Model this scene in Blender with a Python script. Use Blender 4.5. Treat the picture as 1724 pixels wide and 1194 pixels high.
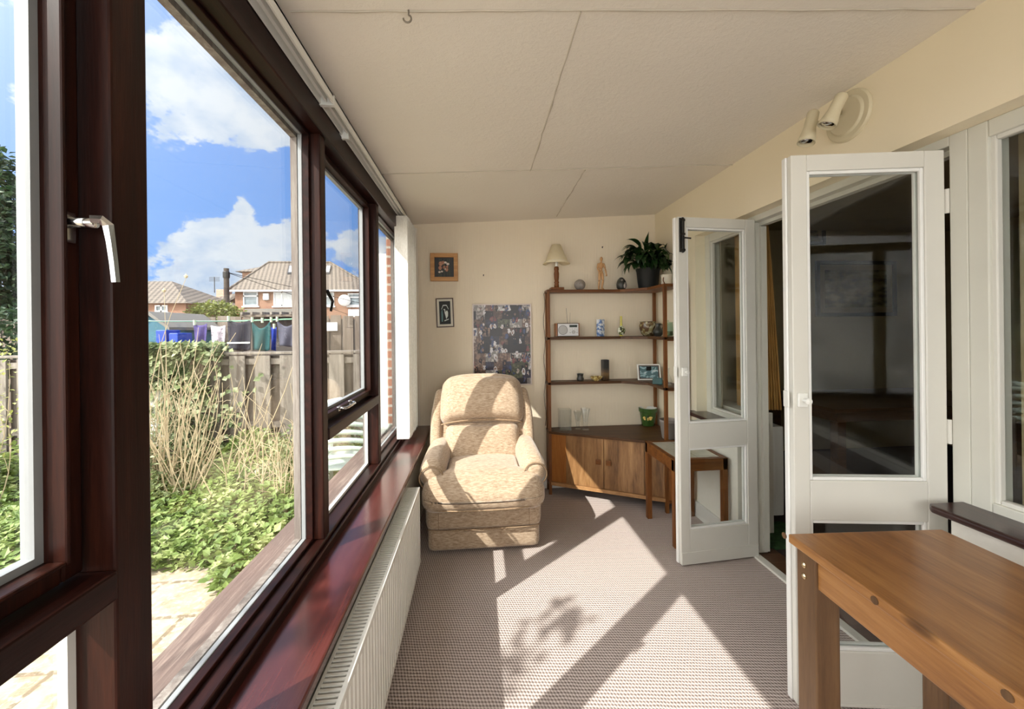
import bpy, bmesh, math, random
from mathutils import Vector, Matrix, Euler
random.seed(7)
PI = math.pi
S = bpy.context.scene
COL = S.collection
for o in list(bpy.data.objects): bpy.data.objects.remove(o)

# ------------------------------------------------------------------ camera
EYE = 1.37; FPX = 671.0; YAW = math.radians(5.03); ROLL = math.radians(.65)
PCX, PCY = 862.0, 554.4
cd = bpy.data.cameras.new('camera'); cam = bpy.data.objects.new('camera', cd); COL.objects.link(cam)
cd.sensor_width = 36; cd.lens = FPX/1724*36; cd.clip_start = .02; cd.clip_end = 400
cd.shift_x = 0; cd.shift_y = -(597-PCY)/1724
cam.location = (0, 0, EYE)
cam.rotation_euler = (Matrix.Rotation(-YAW, 3, 'Z') @ Matrix.Rotation(PI/2, 3, 'X') @ Matrix.Rotation(ROLL*-1, 3, 'Z')).to_euler()
S.camera = cam
def ray(u, v):
    a = (u-PCX)/FPX; b = -(v-PCY)/FPX
    c, s = math.cos(ROLL), math.sin(ROLL)
    a2 = a*c+b*s; b2 = -a*s+b*c
    return Vector((math.sin(YAW), math.cos(YAW), 0)) + a2*Vector((math.cos(YAW), -math.sin(YAW), 0)) + b2*Vector((0, 0, 1))
def at(u, v, ax, val):
    d = ray(u, v); i = 'xyz'.index(ax); o = Vector((0, 0, EYE))
    return o + d*((val-o[i])/d[i])

# ------------------------------------------------------------------ colour management, sun, sky
S.view_settings.view_transform = 'Standard'; S.view_settings.look = 'None'
S.view_settings.gamma = 1; S.view_settings.exposure = 1.12
S.view_settings.use_curve_mapping = False
try: S.cycles.transparent_max_bounces = 32      # enough to see through panes and vases one behind the other
except Exception: pass
SUN_DIR = Vector((1, .82, -1.22)).normalized()          # the way the light travels
sl = bpy.data.lights.new('sun', 'SUN'); sl.energy = 4.0; sl.angle = math.radians(.53); sl.color = (1, .955, .88)
so = bpy.data.objects.new('sun', sl); COL.objects.link(so)
so.rotation_euler = SUN_DIR.to_track_quat('-Z', 'Y').to_euler(); so.location = (-8, -7, 12)

def sky():
    w = bpy.data.worlds.new('sky'); S.world = w; w.use_nodes = True
    nt = w.node_tree; N = nt.nodes; L = nt.links
    for n in list(N): N.remove(n)
    out = N.new('ShaderNodeOutputWorld'); bg = N.new('ShaderNodeBackground'); L.new(bg.outputs[0], out.inputs[0])
    tc = N.new('ShaderNodeTexCoord')
    nrm = N.new('ShaderNodeVectorMath'); nrm.operation = 'NORMALIZE'; L.new(tc.outputs['Generated'], nrm.inputs[0])
    d = nrm.outputs[0]
    def M(op, a, b=None, c=None, clamp=False):
        n = N.new('ShaderNodeMath'); n.operation = op; n.use_clamp = clamp
        for i, x in enumerate((a, b, c)):
            if x is None: continue
            if isinstance(x, (int, float)): n.inputs[i].default_value = x
            else: L.new(x, n.inputs[i])
        return n.outputs[0]
    def dot(v):
        n = N.new('ShaderNodeVectorMath'); n.operation = 'DOT_PRODUCT'; L.new(d, n.inputs[0]); n.inputs[1].default_value = v; return n.outputs['Value']
    sep = N.new('ShaderNodeSeparateXYZ'); L.new(d, sep.inputs[0]); z = sep.outputs[2]
    # blue of the clear sky, paler near the horizon
    h = M('POWER', M('MAXIMUM', z, 0.0), .55)
    base = N.new('ShaderNodeMix'); base.data_type = 'RGBA'; L.new(h, base.inputs[0])
    base.inputs[6].default_value = (.16, .30, .56, 1); base.inputs[7].default_value = (.045, .145, .44, 1)
    # clouds
    map1 = N.new('ShaderNodeMapping'); L.new(d, map1.inputs[0]); map1.inputs['Scale'].default_value = (1, 1, 1.5); map1.inputs['Location'].default_value = (.3, .1, .2)
    n1 = N.new('ShaderNodeTexNoise'); L.new(map1.outputs[0], n1.inputs['Vector']); n1.inputs['Scale'].default_value = 8.5; n1.inputs['Detail'].default_value = 9; n1.inputs['Roughness'].default_value = .60
    n1.inputs['Distortion'].default_value = .25
    bias = None
    # lobes: (pixel that names a direction of view, sharpness, weight)
    for (u, v, k, wgt) in ((300, 60, 150, .34), (360, 160, 200, .33), (440, 240, 450, .30), (285, 215, 450, .28), (480, 230, 500, .2),
                           (300, 325, 600, -.42), (350, 312, 600, -.36), (440, 300, 500, -.42), (490, 325, 450, -.42), (580, 340, 300, -.45), (262, 370, 700, -.42), (375, 345, 2500, -.3), (445, 345, 1500, -.3),
                           (325, 392, 900, .46), (300, 345, 3000, .4), (370, 420, 500, .36), (408, 345, 2200, .62), (470, 405, 700, .36), (507, 378, 1500, .35), (300, 445, 400, .30), (590, 415, 600, .36), (440, 450, 200, .25),
                           (30, 60, 60, -.42), (20, 260, 120, -.35), (48, 165, 1100, .75), (60, 30, 900, .3)):
        r = ray(u, v).normalized()
        e = M('MULTIPLY', M('EXPONENT', M('MULTIPLY', M('SUBTRACT', dot(r), 1.0), float(k))), wgt)
        bias = e if bias is None else M('ADD', bias, e)
    n3 = N.new('ShaderNodeTexNoise'); L.new(map1.outputs[0], n3.inputs['Vector']); n3.inputs['Scale'].default_value = 24; n3.inputs['Detail'].default_value = 6; n3.inputs['Roughness'].default_value = .62
    cov = M('ADD', M('ADD', M('MULTIPLY', M('SUBTRACT', n1.outputs[0], .5), 1.7), .5), M('ADD', bias, M('MULTIPLY', M('SUBTRACT', n3.outputs[0], .5), .75)))
    msk = N.new('ShaderNodeMapRange'); msk.interpolation_type = 'SMOOTHSTEP'; L.new(cov, msk.inputs[0]); msk.inputs[1].default_value = .50; msk.inputs[2].default_value = .68
    n2 = N.new('ShaderNodeTexNoise'); L.new(map1.outputs[0], n2.inputs['Vector']); n2.inputs['Scale'].default_value = 11; n2.inputs['Detail'].default_value = 9; n2.inputs['Roughness'].default_value = .58
    cr = N.new('ShaderNodeValToRGB'); L.new(n2.outputs[0], cr.inputs[0])
    cr.color_ramp.elements[0].position = .36; cr.color_ramp.elements[0].color = (.27, .335, .44, 1)
    cr.color_ramp.elements[1].position = .58; cr.color_ramp.elements[1].color = (.43, .455, .49, 1)
    mix = N.new('ShaderNodeMix'); mix.data_type = 'RGBA'; L.new(M('MULTIPLY', msk.outputs[0], .93), mix.inputs[0]); L.new(base.outputs[2], mix.inputs[6]); L.new(cr.outputs[0], mix.inputs[7])
    # out-of-view glow added round the sun, behind and left, as fill light
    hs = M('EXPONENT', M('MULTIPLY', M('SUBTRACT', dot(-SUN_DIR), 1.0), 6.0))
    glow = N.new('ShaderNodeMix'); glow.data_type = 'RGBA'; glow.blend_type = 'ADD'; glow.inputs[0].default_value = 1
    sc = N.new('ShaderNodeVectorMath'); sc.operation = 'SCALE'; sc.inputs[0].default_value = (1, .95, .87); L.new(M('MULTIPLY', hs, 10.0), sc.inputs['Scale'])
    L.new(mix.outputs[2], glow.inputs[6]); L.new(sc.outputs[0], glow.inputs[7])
    # bright cloud added to the unseen sky behind the camera, for more fill
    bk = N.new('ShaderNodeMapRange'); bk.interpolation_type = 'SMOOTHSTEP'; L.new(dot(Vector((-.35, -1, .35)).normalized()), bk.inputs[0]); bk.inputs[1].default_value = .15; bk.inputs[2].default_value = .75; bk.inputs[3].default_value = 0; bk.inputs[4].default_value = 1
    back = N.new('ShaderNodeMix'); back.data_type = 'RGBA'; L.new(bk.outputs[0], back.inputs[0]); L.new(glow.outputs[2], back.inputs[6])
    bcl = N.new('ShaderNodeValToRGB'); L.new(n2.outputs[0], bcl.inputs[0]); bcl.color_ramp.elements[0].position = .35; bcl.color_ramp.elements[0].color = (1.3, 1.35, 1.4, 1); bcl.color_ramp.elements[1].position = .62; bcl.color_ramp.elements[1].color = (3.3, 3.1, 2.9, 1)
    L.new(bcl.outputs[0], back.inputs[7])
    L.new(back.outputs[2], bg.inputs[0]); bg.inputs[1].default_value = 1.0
sky()

# ------------------------------------------------------------------ materials
MATS = {}
class NT:
    def __init__(s, name):
        s.m = bpy.data.materials.new(name); s.m.use_nodes = True; s.nt = s.m.node_tree
        s.N = s.nt.nodes; s.L = s.nt.links
        s.b = s.N['Principled BSDF']; MATS[name] = s.m
    def n(s, t, **kw):
        x = s.N.new(t)
        for k, v in kw.items(): setattr(x, k, v)
        return x
    def set(s, **kw):
        for k, v in kw.items():
            k = k.replace('_', ' ')
            s.b.inputs[k].default_value = v
    def coord(s, scale=(1, 1, 1), rot=(0, 0, 0), kind='Object'):
        tc = s.n('ShaderNodeTexCoord'); mp = s.n('ShaderNodeMapping'); s.L.new(tc.outputs[kind], mp.inputs[0])
        mp.inputs['Scale'].default_value = scale; mp.inputs['Rotation'].default_value = rot
        return mp.outputs[0]
    def noise(s, vec, scale, detail=4, rough=.5, dist=0):
        x = s.n('ShaderNodeTexNoise'); s.L.new(vec, x.inputs['Vector'])
        x.inputs['Scale'].default_value = scale; x.inputs['Detail'].default_value = detail
        x.inputs['Roughness'].default_value = rough; x.inputs['Distortion'].default_value = dist
        return x.outputs[0]
    def ramp(s, fac, stops, interp='LINEAR'):
        x = s.n('ShaderNodeValToRGB'); s.L.new(fac, x.inputs[0]); cr = x.color_ramp; cr.interpolation = interp
        while len(cr.elements) < len(stops): cr.elements.new(.5)
        for e, (p, c) in zip(cr.elements, stops): e.position = p; e.color = (*c, 1) if len(c) == 3 else c
        return x.outputs[0]
    def math(s, op, a, b=0.0, clamp=False):
        x = s.n('ShaderNodeMath', operation=op, use_clamp=clamp)
        for i, q in enumerate((a, b)):
            if isinstance(q, (int, float)): x.inputs[i].default_value = q
            else: s.L.new(q, x.inputs[i])
        return x.outputs[0]
    def mix(s, fac, a, b, blend='MIX'):
        x = s.n('ShaderNodeMix', data_type='RGBA', blend_type=blend)
        for i, q in ((0, fac), (6, a), (7, b)):
            if isinstance(q, (int, float)): x.inputs[i].default_value = q
            elif isinstance(q, tuple): x.inputs[i].default_value = (*q, 1)
            else: s.L.new(q, x.inputs[i])
        return x.outputs[2]
    def color(s, c): s.L.new(c, s.b.inputs['Base Color'])
    def bump(s, h, strength=.3, dist=.01):
        x = s.n('ShaderNodeBump'); x.inputs['Strength'].default_value = strength; x.inputs['Distance'].default_value = dist
        s.L.new(h, x.inputs['Height']); s.L.new(x.outputs[0], s.b.inputs['Normal'])

def plain(name, c, rough=.5, metal=0, var=.06, scale=12, spec=.5, bump=0):
    t = NT(name); v = t.coord(); n = t.noise(v, scale, 4)
    t.color(t.ramp(n, [(.3, tuple(max(0, x*(1-var)) for x in c)), (.7, tuple(min(1, x*(1+var)) for x in c))]))
    t.set(Roughness=rough, Metallic=metal); t.b.inputs['Specular IOR Level'].default_value = spec
    if bump: t.bump(n, bump, .004)
    return t.m
def wood(name, dark, mid, light, axis='x', rough=.4, scale=3.0, knots=False, coat=0, stretch=14, fine=1.0):
    t = NT(name)
    sc = {'x': (1, stretch, stretch), 'y': (stretch, 1, stretch), 'z': (stretch, stretch, 1)}[axis]
    v = t.coord(sc)
    n = t.noise(v, scale, 6, .6, .6); f = t.noise(v, scale*9*fine, 3, .6, .2)
    g = t.math('ADD', t.math('MULTIPLY', n, .75), t.math('MULTIPLY', f, .25))
    c = t.ramp(g, [(.33, dark), (.5, mid), (.66, light)])
    if knots:
        vv = t.coord((1.0, 1.0, 1.0) if axis == 'z' else ({'x': (.8, 2.0, 2.0), 'y': (2.0, .8, 2.0)}[axis]))
        vo = t.n('ShaderNodeTexVoronoi'); t.L.new(vv, vo.inputs['Vector']); vo.inputs['Scale'].default_value = 4.6; vo.inputs['Randomness'].default_value = 1
        kf = t.ramp(vo.outputs['Distance'], [(.0, (1, 1, 1)), (.08, (.7, .7, .7)), (.15, (0, 0, 0))])
        c = t.mix(kf, c, tuple(x*.45 for x in dark))
    t.color(c); t.set(Roughness=rough); t.b.inputs['Coat Weight'].default_value = coat; t.b.inputs['Coat Roughness'].default_value = .15
    t.bump(f, .12, .002)
    return t.m
def glass(name, tint=(1, 1, 1), refl=1.0, rough=0.0):
    m = bpy.data.materials.new(name); m.use_nodes = True; nt = m.node_tree; N = nt.nodes; L = nt.links
    for n in list(N): N.remove(n)
    o = N.new('ShaderNodeOutputMaterial'); tr = N.new('ShaderNodeBsdfTransparent'); tr.inputs[0].default_value = (*tint, 1)
    gl = N.new('ShaderNodeBsdfGlossy'); gl.inputs['Roughness'].default_value = rough
    fr = N.new('ShaderNodeFresnel')     # both faces of the sheet reflect alike
    ge = N.new('ShaderNodeNewGeometry'); io = N.new('ShaderNodeMapRange'); L.new(ge.outputs['Backfacing'], io.inputs[0]); io.inputs[3].default_value = 1.5; io.inputs[4].default_value = 1/1.5; L.new(io.outputs[0], fr.inputs[0])
    mu = N.new('ShaderNodeMath'); mu.operation = 'MULTIPLY'; mu.use_clamp = True; L.new(fr.outputs[0], mu.inputs[0]); mu.inputs[1].default_value = refl
    mx = N.new('ShaderNodeMixShader'); L.new(mu.outputs[0], mx.inputs[0]); L.new(tr.outputs[0], mx.inputs[1]); L.new(gl.outputs[0], mx.inputs[2]); L.new(mx.outputs[0], o.inputs[0])
    MATS[name] = m
    return m

glass('window_glass', (.97, .985, .98), 1.0)
glass('clear_vase_glass', (.955, .965, .965), 1.3, .02)
glass('green_vase_glass', (.84, .92, .87), .8, .03)
wood('mahogany', (.008, .0028, .002), (.018, .005, .0035), (.034, .009, .006), 'y', .38, 2)
wood('mahogany_upright', (.008, .0025, .0015), (.020, .005, .003), (.040, .010, .005), 'z', .42, 2)
wood('dark_sill', (.016, .005, .004), (.034, .010, .008), (.06, .02, .014), 'y', .28, 2, coat=.2)
for q_ in ('mahogany', 'mahogany_upright'): MATS[q_].node_tree.nodes['Principled BSDF'].inputs['Specular IOR Level'].default_value = .18
wood('sill_mahogany', (.045, .010, .009), (.070, .015, .013), (.10, .025, .02), 'y', .26, 1.6, coat=.5)
wood('weathered_wood', (.08, .052, .044), (.13, .09, .075), (.24, .18, .15), 'y', .8, 3)
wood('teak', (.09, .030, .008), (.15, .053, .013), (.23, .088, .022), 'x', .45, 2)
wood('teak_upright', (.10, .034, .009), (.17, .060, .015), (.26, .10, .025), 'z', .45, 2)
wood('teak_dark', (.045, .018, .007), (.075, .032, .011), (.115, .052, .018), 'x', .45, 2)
for q_ in ('teak', 'teak_upright', 'teak_dark'): MATS[q_].node_tree.nodes['Principled BSDF'].inputs['Specular IOR Level'].default_value = .3
wood('cabinet_veneer', (.10, .045, .016), (.27, .135, .052), (.42, .235, .10), 'z', .38, 1.5, stretch=9, coat=.1)
wood('cabinet_side_wood', (.26, .085, .018), (.36, .135, .030), (.45, .19, .05), 'z', .38, 1.5, stretch=9, coat=.1)
wood('light_edge_wood', (.30, .15, .06), (.42, .22, .09), (.52, .30, .14), 'x', .45, 2)
wood('pine', (.17, .066, .018), (.30, .13, .037), (.41, .20, .065), 'y', .38, 1.4, knots=True, coat=.25, stretch=10)
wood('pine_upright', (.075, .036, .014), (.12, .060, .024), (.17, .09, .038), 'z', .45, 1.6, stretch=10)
wood('oak_frame', (.38, .17, .05), (.50, .25, .08), (.60, .33, .12), 'x', .45, 3)
wood('dark_frame', (.04, .014, .008), (.06, .022, .012), (.09, .034, .02), 'x', .4, 3)
wood('mannequin_wood', (.42, .22, .09), (.54, .30, .13), (.64, .38, .18), 'z', .45, 6)
wood('dark_table_wood', (.05, .022, .010), (.09, .04, .018), (.13, .06, .03), 'x', .35, 3)
wood('fence_wood', (.10, .085, .07), (.19, .165, .14), (.28, .25, .215), 'z', .9, 1.6, knots=True, stretch=10)
wood('fence_wood_far', (.10, .08, .06), (.16, .13, .105), (.22, .185, .155), 'z', .9, 1.6, stretch=10)
wood('weathered_pale', (.13, .10, .09), (.20, .17, .15), (.32, .29, .26), 'z', .8, 3)
plain('white_gloss', (.67, .655, .60), .34, var=.02, scale=5)
plain('white_gloss_warm', (.63, .62, .55), .4, var=.03, scale=5)
plain('white_bead', (.82, .82, .80), .4, var=.02)
plain('spacer_grey', (.27, .28, .29), .4, var=.03)
plain('radiator_white', (.78, .77, .72), .35, var=.01)
plain('skirting_white', (.74, .73, .69), .45, var=.02)
plain('chrome', (.62, .62, .62), .16, 1, var=.02)
plain('brass', (.62, .50, .30), .25, 1, var=.05)
plain('black_iron', (.012, .011, .010), .4, .3)
plain('white_plastic', (.80, .80, .76), .4, var=.02)
plain('garden_plastic', (.46, .56, .51), .35, var=.03)
plain('cream_enamel', (.64, .57, .40), .38, var=.02, scale=6)
plain('spot_bulb', (.75, .75, .75), .08, 1)
plain('black', (.008, .008, .008), .5)
plain('charcoal', (.03, .03, .032), .5)
plain('flex_brown', (.06, .035, .025), .5)
plain('black_pot', (.006, .007, .007), .6)
plain('terrace_earth', (.20, .15, .10), .95, var=.35, scale=9, bump=.5)
plain('gold_curtain', (.38, .20, .05), .8, var=.2, scale=5)
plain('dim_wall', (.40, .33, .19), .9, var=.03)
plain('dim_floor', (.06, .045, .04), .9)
plain('green_mat', (.05, .12, .04), .95, var=.4, scale=30)
plain('sofa_brown', (.16, .10, .055), .85, var=.15)
plain('picture_cream', (.36, .29, .17), .6)
plain('picture_mount', (.72, .68, .58), .7, var=.02)
plain('teal_glaze', (.03, .10, .10), .3, var=.2)
plain('dark_glaze', (.035, .035, .030), .35, var=.4, scale=25)
plain('mug_white', (.74, .68, .56), .35)
plain('grey_pot', (.27, .24, .22), .6, var=.1)
plain('stone_ball', (.27, .235, .21), .55, var=.28, scale=40)
plain('yellow_glaze', (.62, .56, .09), .3, var=.08)
plain('green_glaze', (.045, .10, .022), .25, var=.25, scale=18)
plain('bee_yellow', (.85, .62, .18), .5)
plain('radio_white', (.66, .66, .66), .35, var=.01)
plain('radio_grey', (.42, .41, .40), .4, var=.02)
plain('lcd', (.015, .02, .015), .1)
plain('render_white', (.62, .60, .56), .9, var=.05, scale=60, bump=.8)
plain('upvc', (.62, .63, .64), .4)
plain('house_pane', (.16, .20, .22), .15, var=.3, scale=3)
plain('net_curtain', (.50, .52, .52), .6, var=.12, scale=8)
plain('blue_shed', (.035, .12, .17), .7, var=.1)
plain('shed_roof', (.17, .16, .145), .9)
plain('crate_blue', (.008, .045, .36), .5)
plain('towel_black', (.020, .020, .030), .9)
plain('towel_teal', (.008, .06, .065), .9)
plain('towel_grey', (.075, .075, .105), .9)
plain('towel_blue', (.015, .04, .30), .9)
plain('towel_purple', (.06, .045, .16), .9, var=.3)
plain('towel_white', (.62, .64, .62), .9)
plain('towel_floral', (.50, .45, .50), .9, var=.6, scale=30)
plain('peg', (.72, .80, .55), .5)
plain('line_green', (.15, .33, .22), .5)
plain('pole_wood', (.05, .038, .032), .9)
plain('paper', (.82, .83, .82), .7, var=.05)
plain('bark', (.16, .12, .08), .95, var=.3)
plain('soil', (.05, .03, .02), .95)
plain('dark_trellis', (.07, .06, .055), .9)
plain('dish_grey', (.55, .55, .55), .5)
plain('shell_white', (.80, .72, .66), .5)
plain('dried_pink', (.50, .26, .18), .8, var=.3, scale=60)
plain('dried_green', (.14, .17, .09), .8, var=.3)
plain('heron_white', (.72, .78, .76), .7)
plain('heron_teal', (.12, .24, .25), .7)
plain('black_paper', (.012, .014, .014), .6)

def leafmat(name, a, b, c, rough=.5):
    t = NT(name); v = t.coord(); n = t.noise(v, 7, 3)
    r = t.ramp(n, [(.3, a), (.5, b), (.7, c)])
    t.color(r); t.set(Roughness=rough)
    tl = t.n('ShaderNodeBsdfTranslucent'); t.L.new(r, tl.inputs[0])
    mx = t.n('ShaderNodeMixShader'); mx.inputs[0].default_value = .3
    out = t.N['Material Output']
    t.L.new(t.b.outputs[0], mx.inputs[1]); t.L.new(tl.outputs[0], mx.inputs[2]); t.L.new(mx.outputs[0], out.inputs[0])
leafmat('lily_leaf', (.006, .022, .006), (.014, .045, .010), (.035, .085, .018), .33)
leafmat('ivy_leaf', (.07, .11, .04), (.18, .22, .09), (.42, .44, .26))
leafmat('weed_leaf', (.08, .14, .03), (.20, .28, .07), (.42, .46, .20))
leafmat('tree_leaf', (.010, .028, .012), (.03, .065, .025), (.08, .12, .05))
leafmat('shrub_leaf', (.09, .12, .025), (.17, .20, .045), (.28, .30, .08))
leafmat('twig_leaf', (.20, .24, .06), (.34, .36, .10), (.5, .5, .18))
plain('dry_stem', (.46, .37, .24), .8, var=.18, scale=6)

def special():
    # wallpaper: fine vertical ribs
    t = NT('wallpaper'); v = t.coord(kind='Object')
    sx = t.n('ShaderNodeSeparateXYZ'); t.L.new(v, sx.inputs[0])
    s = t.math('ADD', sx.outputs[0], sx.outputs[1])
    rib = t.math('SINE', t.math('MULTIPLY', s, 2*PI/.0135)); rib2 = t.math('SINE', t.math('MULTIPLY', s, 2*PI/.0051))
    n = t.noise(v, 22, 5)
    hgt = t.math('ADD', t.math('MULTIPLY', rib, .5), t.math('ADD', t.math('MULTIPLY', rib2, .25), t.math('MULTIPLY', n, .8)))
    lo = t.noise(v, 1.3, 3)
    c = t.ramp(lo, [(.3, (.78, .675, .52)), (.7, (.83, .73, .575))])
    c = t.mix(t.math('MULTIPLY', t.math('ADD', rib, 1), .06), c, (.48, .40, .28))
    t.color(c); t.set(Roughness=.75); t.bump(hgt, .22, .003)
    # smooth painted wall on the house side
    t = NT('cream_paint'); v = t.coord(); n = t.noise(v, 45, 5); lo = t.noise(v, 1.1, 3)
    t.color(t.ramp(lo, [(.3, (.84, .745, .555)), (.7, (.88, .79, .605))])); t.set(Roughness=.65); t.bump(n, .12, .003)
    # low wall: paler
    t = NT('pale_paint'); v = t.coord(); n = t.noise(v, 45, 5)
    t.color(t.ramp(n, [(.3, (.74, .71, .63)), (.7, (.78, .75, .67))])); t.set(Roughness=.7); t.bump(n, .2, .004)
    # ceiling: textured paper
    t = NT('ceiling_paint'); v = t.coord((1, 1, 1)); n = t.noise(v, 55, 7, .7, .4); n2 = t.noise(v, 14, 4); lo = t.noise(v, .9, 3)
    t.color(t.ramp(lo, [(.3, (.80, .745, .665)), (.7, (.845, .79, .71))])); t.set(Roughness=.85)
    t.bump(t.math('ADD', n, t.math('MULTIPLY', n2, .6)), .5, .006)
    # carpet: looped pile in slanting rows
    t = NT('carpet'); v = t.coord(rot=(0, 0, math.radians(7))); 
    wv = t.noise(v, 16, 2); vo = t.n('ShaderNodeVectorMath', operation='MULTIPLY_ADD'); 
    cx = t.n('ShaderNodeCombineXYZ'); t.L.new(wv, cx.inputs[0]); t.L.new(wv, cx.inputs[1])
    t.L.new(cx.outputs[0], vo.inputs[0]); vo.inputs[1].default_value = (.006, .006, 0); t.L.new(v, vo.inputs[2])
    sp = t.n('ShaderNodeSeparateXYZ'); t.L.new(vo.outputs[0], sp.inputs[0])
    row = t.math('SINE', t.math('MULTIPLY', sp.outputs[1], 2*PI/.0145))
    colm = t.math('SINE', t.math('ADD', t.math('MULTIPLY', sp.outputs[0], 2*PI/.0125), t.math('MULTIPLY', sp.outputs[1], 2*PI/.029)))
    h = t.math('ADD', t.math('MULTIPLY', row, .55), t.math('MULTIPLY', colm, .45))
    n = t.noise(v, 160, 3); h2 = t.math('ADD', h, t.math('MULTIPLY', n, .7))
    t.color(t.ramp(t.math('ADD', t.math('MULTIPLY', h2, .36), .36), [(.12, (.13, .10, .09)), (.42, (.40, .33, .305)), (.80, (.68, .60, .565))]))
    t.set(Roughness=.95); t.b.inputs['Specular IOR Level'].default_value = .1; t.bump(h2, .35, .005)
    # recliner chenille
    t = NT('chenille'); v = t.coord((1, 5, 6)); n = t.noise(v, 34, 5, .6); v2 = t.coord(); f = t.noise(v2, 240, 2)
    g = t.math('ADD', t.math('MULTIPLY', n, .8), t.math('MULTIPLY', f, .2))
    t.color(t.ramp(g, [(.36, (.26, .175, .112)), (.5, (.41, .30, .205)), (.63, (.53, .415, .305))])); t.set(Roughness=.9)
    t.b.inputs['Sheen Weight'].default_value = .35; t.b.inputs['Specular IOR Level'].default_value = .15; t.bump(g, .35, .004)
    t = NT('chenille_piping'); v = t.coord(); n = t.noise(v, 90, 3)
    t.color(t.ramp(n, [(.3, (.26, .17, .10)), (.7, (.38, .27, .17))])); t.set(Roughness=.9)
    # blind fabric
    t = NT('blind_fabric'); v = t.coord((40, 40, 9), rot=(0, 0, 0)); n = t.noise(v, 5, 4, .6, .5)
    t.color(t.ramp(n, [(.35, (.70, .67, .60)), (.65, (.82, .79, .73))])); t.set(Roughness=.8); t.bump(n, .4, .003)
    # lamp shade, thin and slightly translucent
    t = NT('shade_fabric'); v = t.coord(); n = t.noise(v, 60, 3); c = t.ramp(n, [(.3, (.92, .83, .60)), (.7, (.95, .87, .66))]); t.color(c); t.set(Roughness=.8)
    tl = t.n('ShaderNodeBsdfTranslucent'); t.L.new(c, tl.inputs[0]); mx = t.n('ShaderNodeMixShader'); mx.inputs[0].default_value = .3
    t.L.new(t.b.outputs[0], mx.inputs[1]); t.L.new(tl.outputs[0], mx.inputs[2]); t.L.new(mx.outputs[0], t.N['Material Output'].inputs[0])
    # brick
    for nm, c1, c2, mo, sc in (('brick', (.42, .20, .13), (.33, .15, .10), (.5, .46, .4), 1.0), ('brick_house', (.27, .125, .07), (.22, .095, .055), (.25, .20, .16), 1.0)):
        t = NT(nm); tc = t.n('ShaderNodeTexCoord'); sp = t.n('ShaderNodeSeparateXYZ'); t.L.new(tc.outputs['Object'], sp.inputs[0])
        cb = t.n('ShaderNodeCombineXYZ'); t.L.new(t.math('ADD', sp.outputs[0], sp.outputs[1]), cb.inputs[0]); t.L.new(sp.outputs[2], cb.inputs[1])
        br = t.n('ShaderNodeTexBrick'); t.L.new(cb.outputs[0], br.inputs['Vector'])
        br.inputs['Scale'].default_value = sc; br.inputs['Brick Width'].default_value = .225; br.inputs['Row Height'].default_value = .075; br.inputs['Mortar Size'].default_value = .010
        br.inputs['Color1'].default_value = (*c1, 1); br.inputs['Color2'].default_value = (*c2, 1); br.inputs['Mortar'].default_value = (*mo, 1)
        t.color(br.outputs[0]); t.set(Roughness=.9)
    # roof tiles: rows and rolls
    t = NT('roof_tile'); v = t.coord(); sp = t.n('ShaderNodeSeparateXYZ'); t.L.new(v, sp.inputs[0])
    a = t.math('SINE', t.math('MULTIPLY', t.math('ADD', sp.outputs[0], t.math('MULTIPLY', sp.outputs[1], .35)), 2*PI/.34))
    b = t.math('FRACT', t.math('MULTIPLY', sp.outputs[2], 1/.17)); n = t.noise(v, 3, 4)
    g = t.math('ADD', t.math('MULTIPLY', a, .22), t.math('ADD', t.math('MULTIPLY', b, .5), t.math('MULTIPLY', n, .4)))
    t.color(t.ramp(g, [(.1, (.05, .042, .036)), (.45, (.13, .108, .088)), (.9, (.19, .158, .13))])); t.set(Roughness=.9)
    # stone paving
    t = NT('paving'); v = t.coord(rot=(0, 0, math.radians(0)))
    br = t.n('ShaderNodeTexBrick'); t.L.new(v, br.inputs['Vector']); br.inputs['Scale'].default_value = 1
    br.inputs['Brick Width'].default_value = .62; br.inputs['Row Height'].default_value = .30; br.inputs['Mortar Size'].default_value = .012
    br.inputs['Color1'].default_value = (.40, .335, .235, 1); br.inputs['Color2'].default_value = (.34, .285, .20, 1); br.inputs['Mortar'].default_value = (.16, .125, .08, 1)
    n = t.noise(v, 9, 7, .65); n3 = t.noise(v, 30, 4, .6)
    c = t.mix(t.ramp(n, [(.46, (0, 0, 0)), (.62, (.75, .75, .75))]), br.outputs[0], (.22, .16, .10))
    c = t.mix(t.ramp(n3, [(.5, (0, 0, 0)), (.62, (.5, .5, .5))]), c, (.55, .49, .39))
    t.color(c); t.set(Roughness=.9); t.bump(n, .5, .01)
    # photo collage: irregular patches of colour with figure-like blotches
    t = NT('collage'); v = t.coord((1, 1, 1)); sp = t.n('ShaderNodeSeparateXYZ'); t.L.new(v, sp.inputs[0])
    cb = t.n('ShaderNodeCombineXYZ'); t.L.new(sp.outputs[0], cb.inputs[0]); t.L.new(sp.outputs[2], cb.inputs[1])
    br = t.n('ShaderNodeTexBrick'); t.L.new(cb.outputs[0], br.inputs['Vector']); br.inputs['Scale'].default_value = 1; br.offset = .37; br.squash = .7; br.squash_frequency = 3
    br.inputs['Brick Width'].default_value = .105; br.inputs['Row Height'].default_value = .072; br.inputs['Mortar Size'].default_value = 0
    br.inputs['Color1'].default_value = (0, 0, 0, 1); br.inputs['Color2'].default_value = (1, 1, 1, 1); br.inputs['Mortar'].default_value = (.5, .5, .5, 1)
    base = t.ramp(br.outputs[0], [(0, (.03, .025, .03)), (.16, (.16, .10, .08)), (.30, (.36, .32, .31)), (.44, (.06, .06, .10)), (.56, (.50, .46, .44)), (.70, (.13, .14, .09)), (.82, (.30, .20, .16)), (.92, (.62, .60, .60))], 'CONSTANT')
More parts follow.
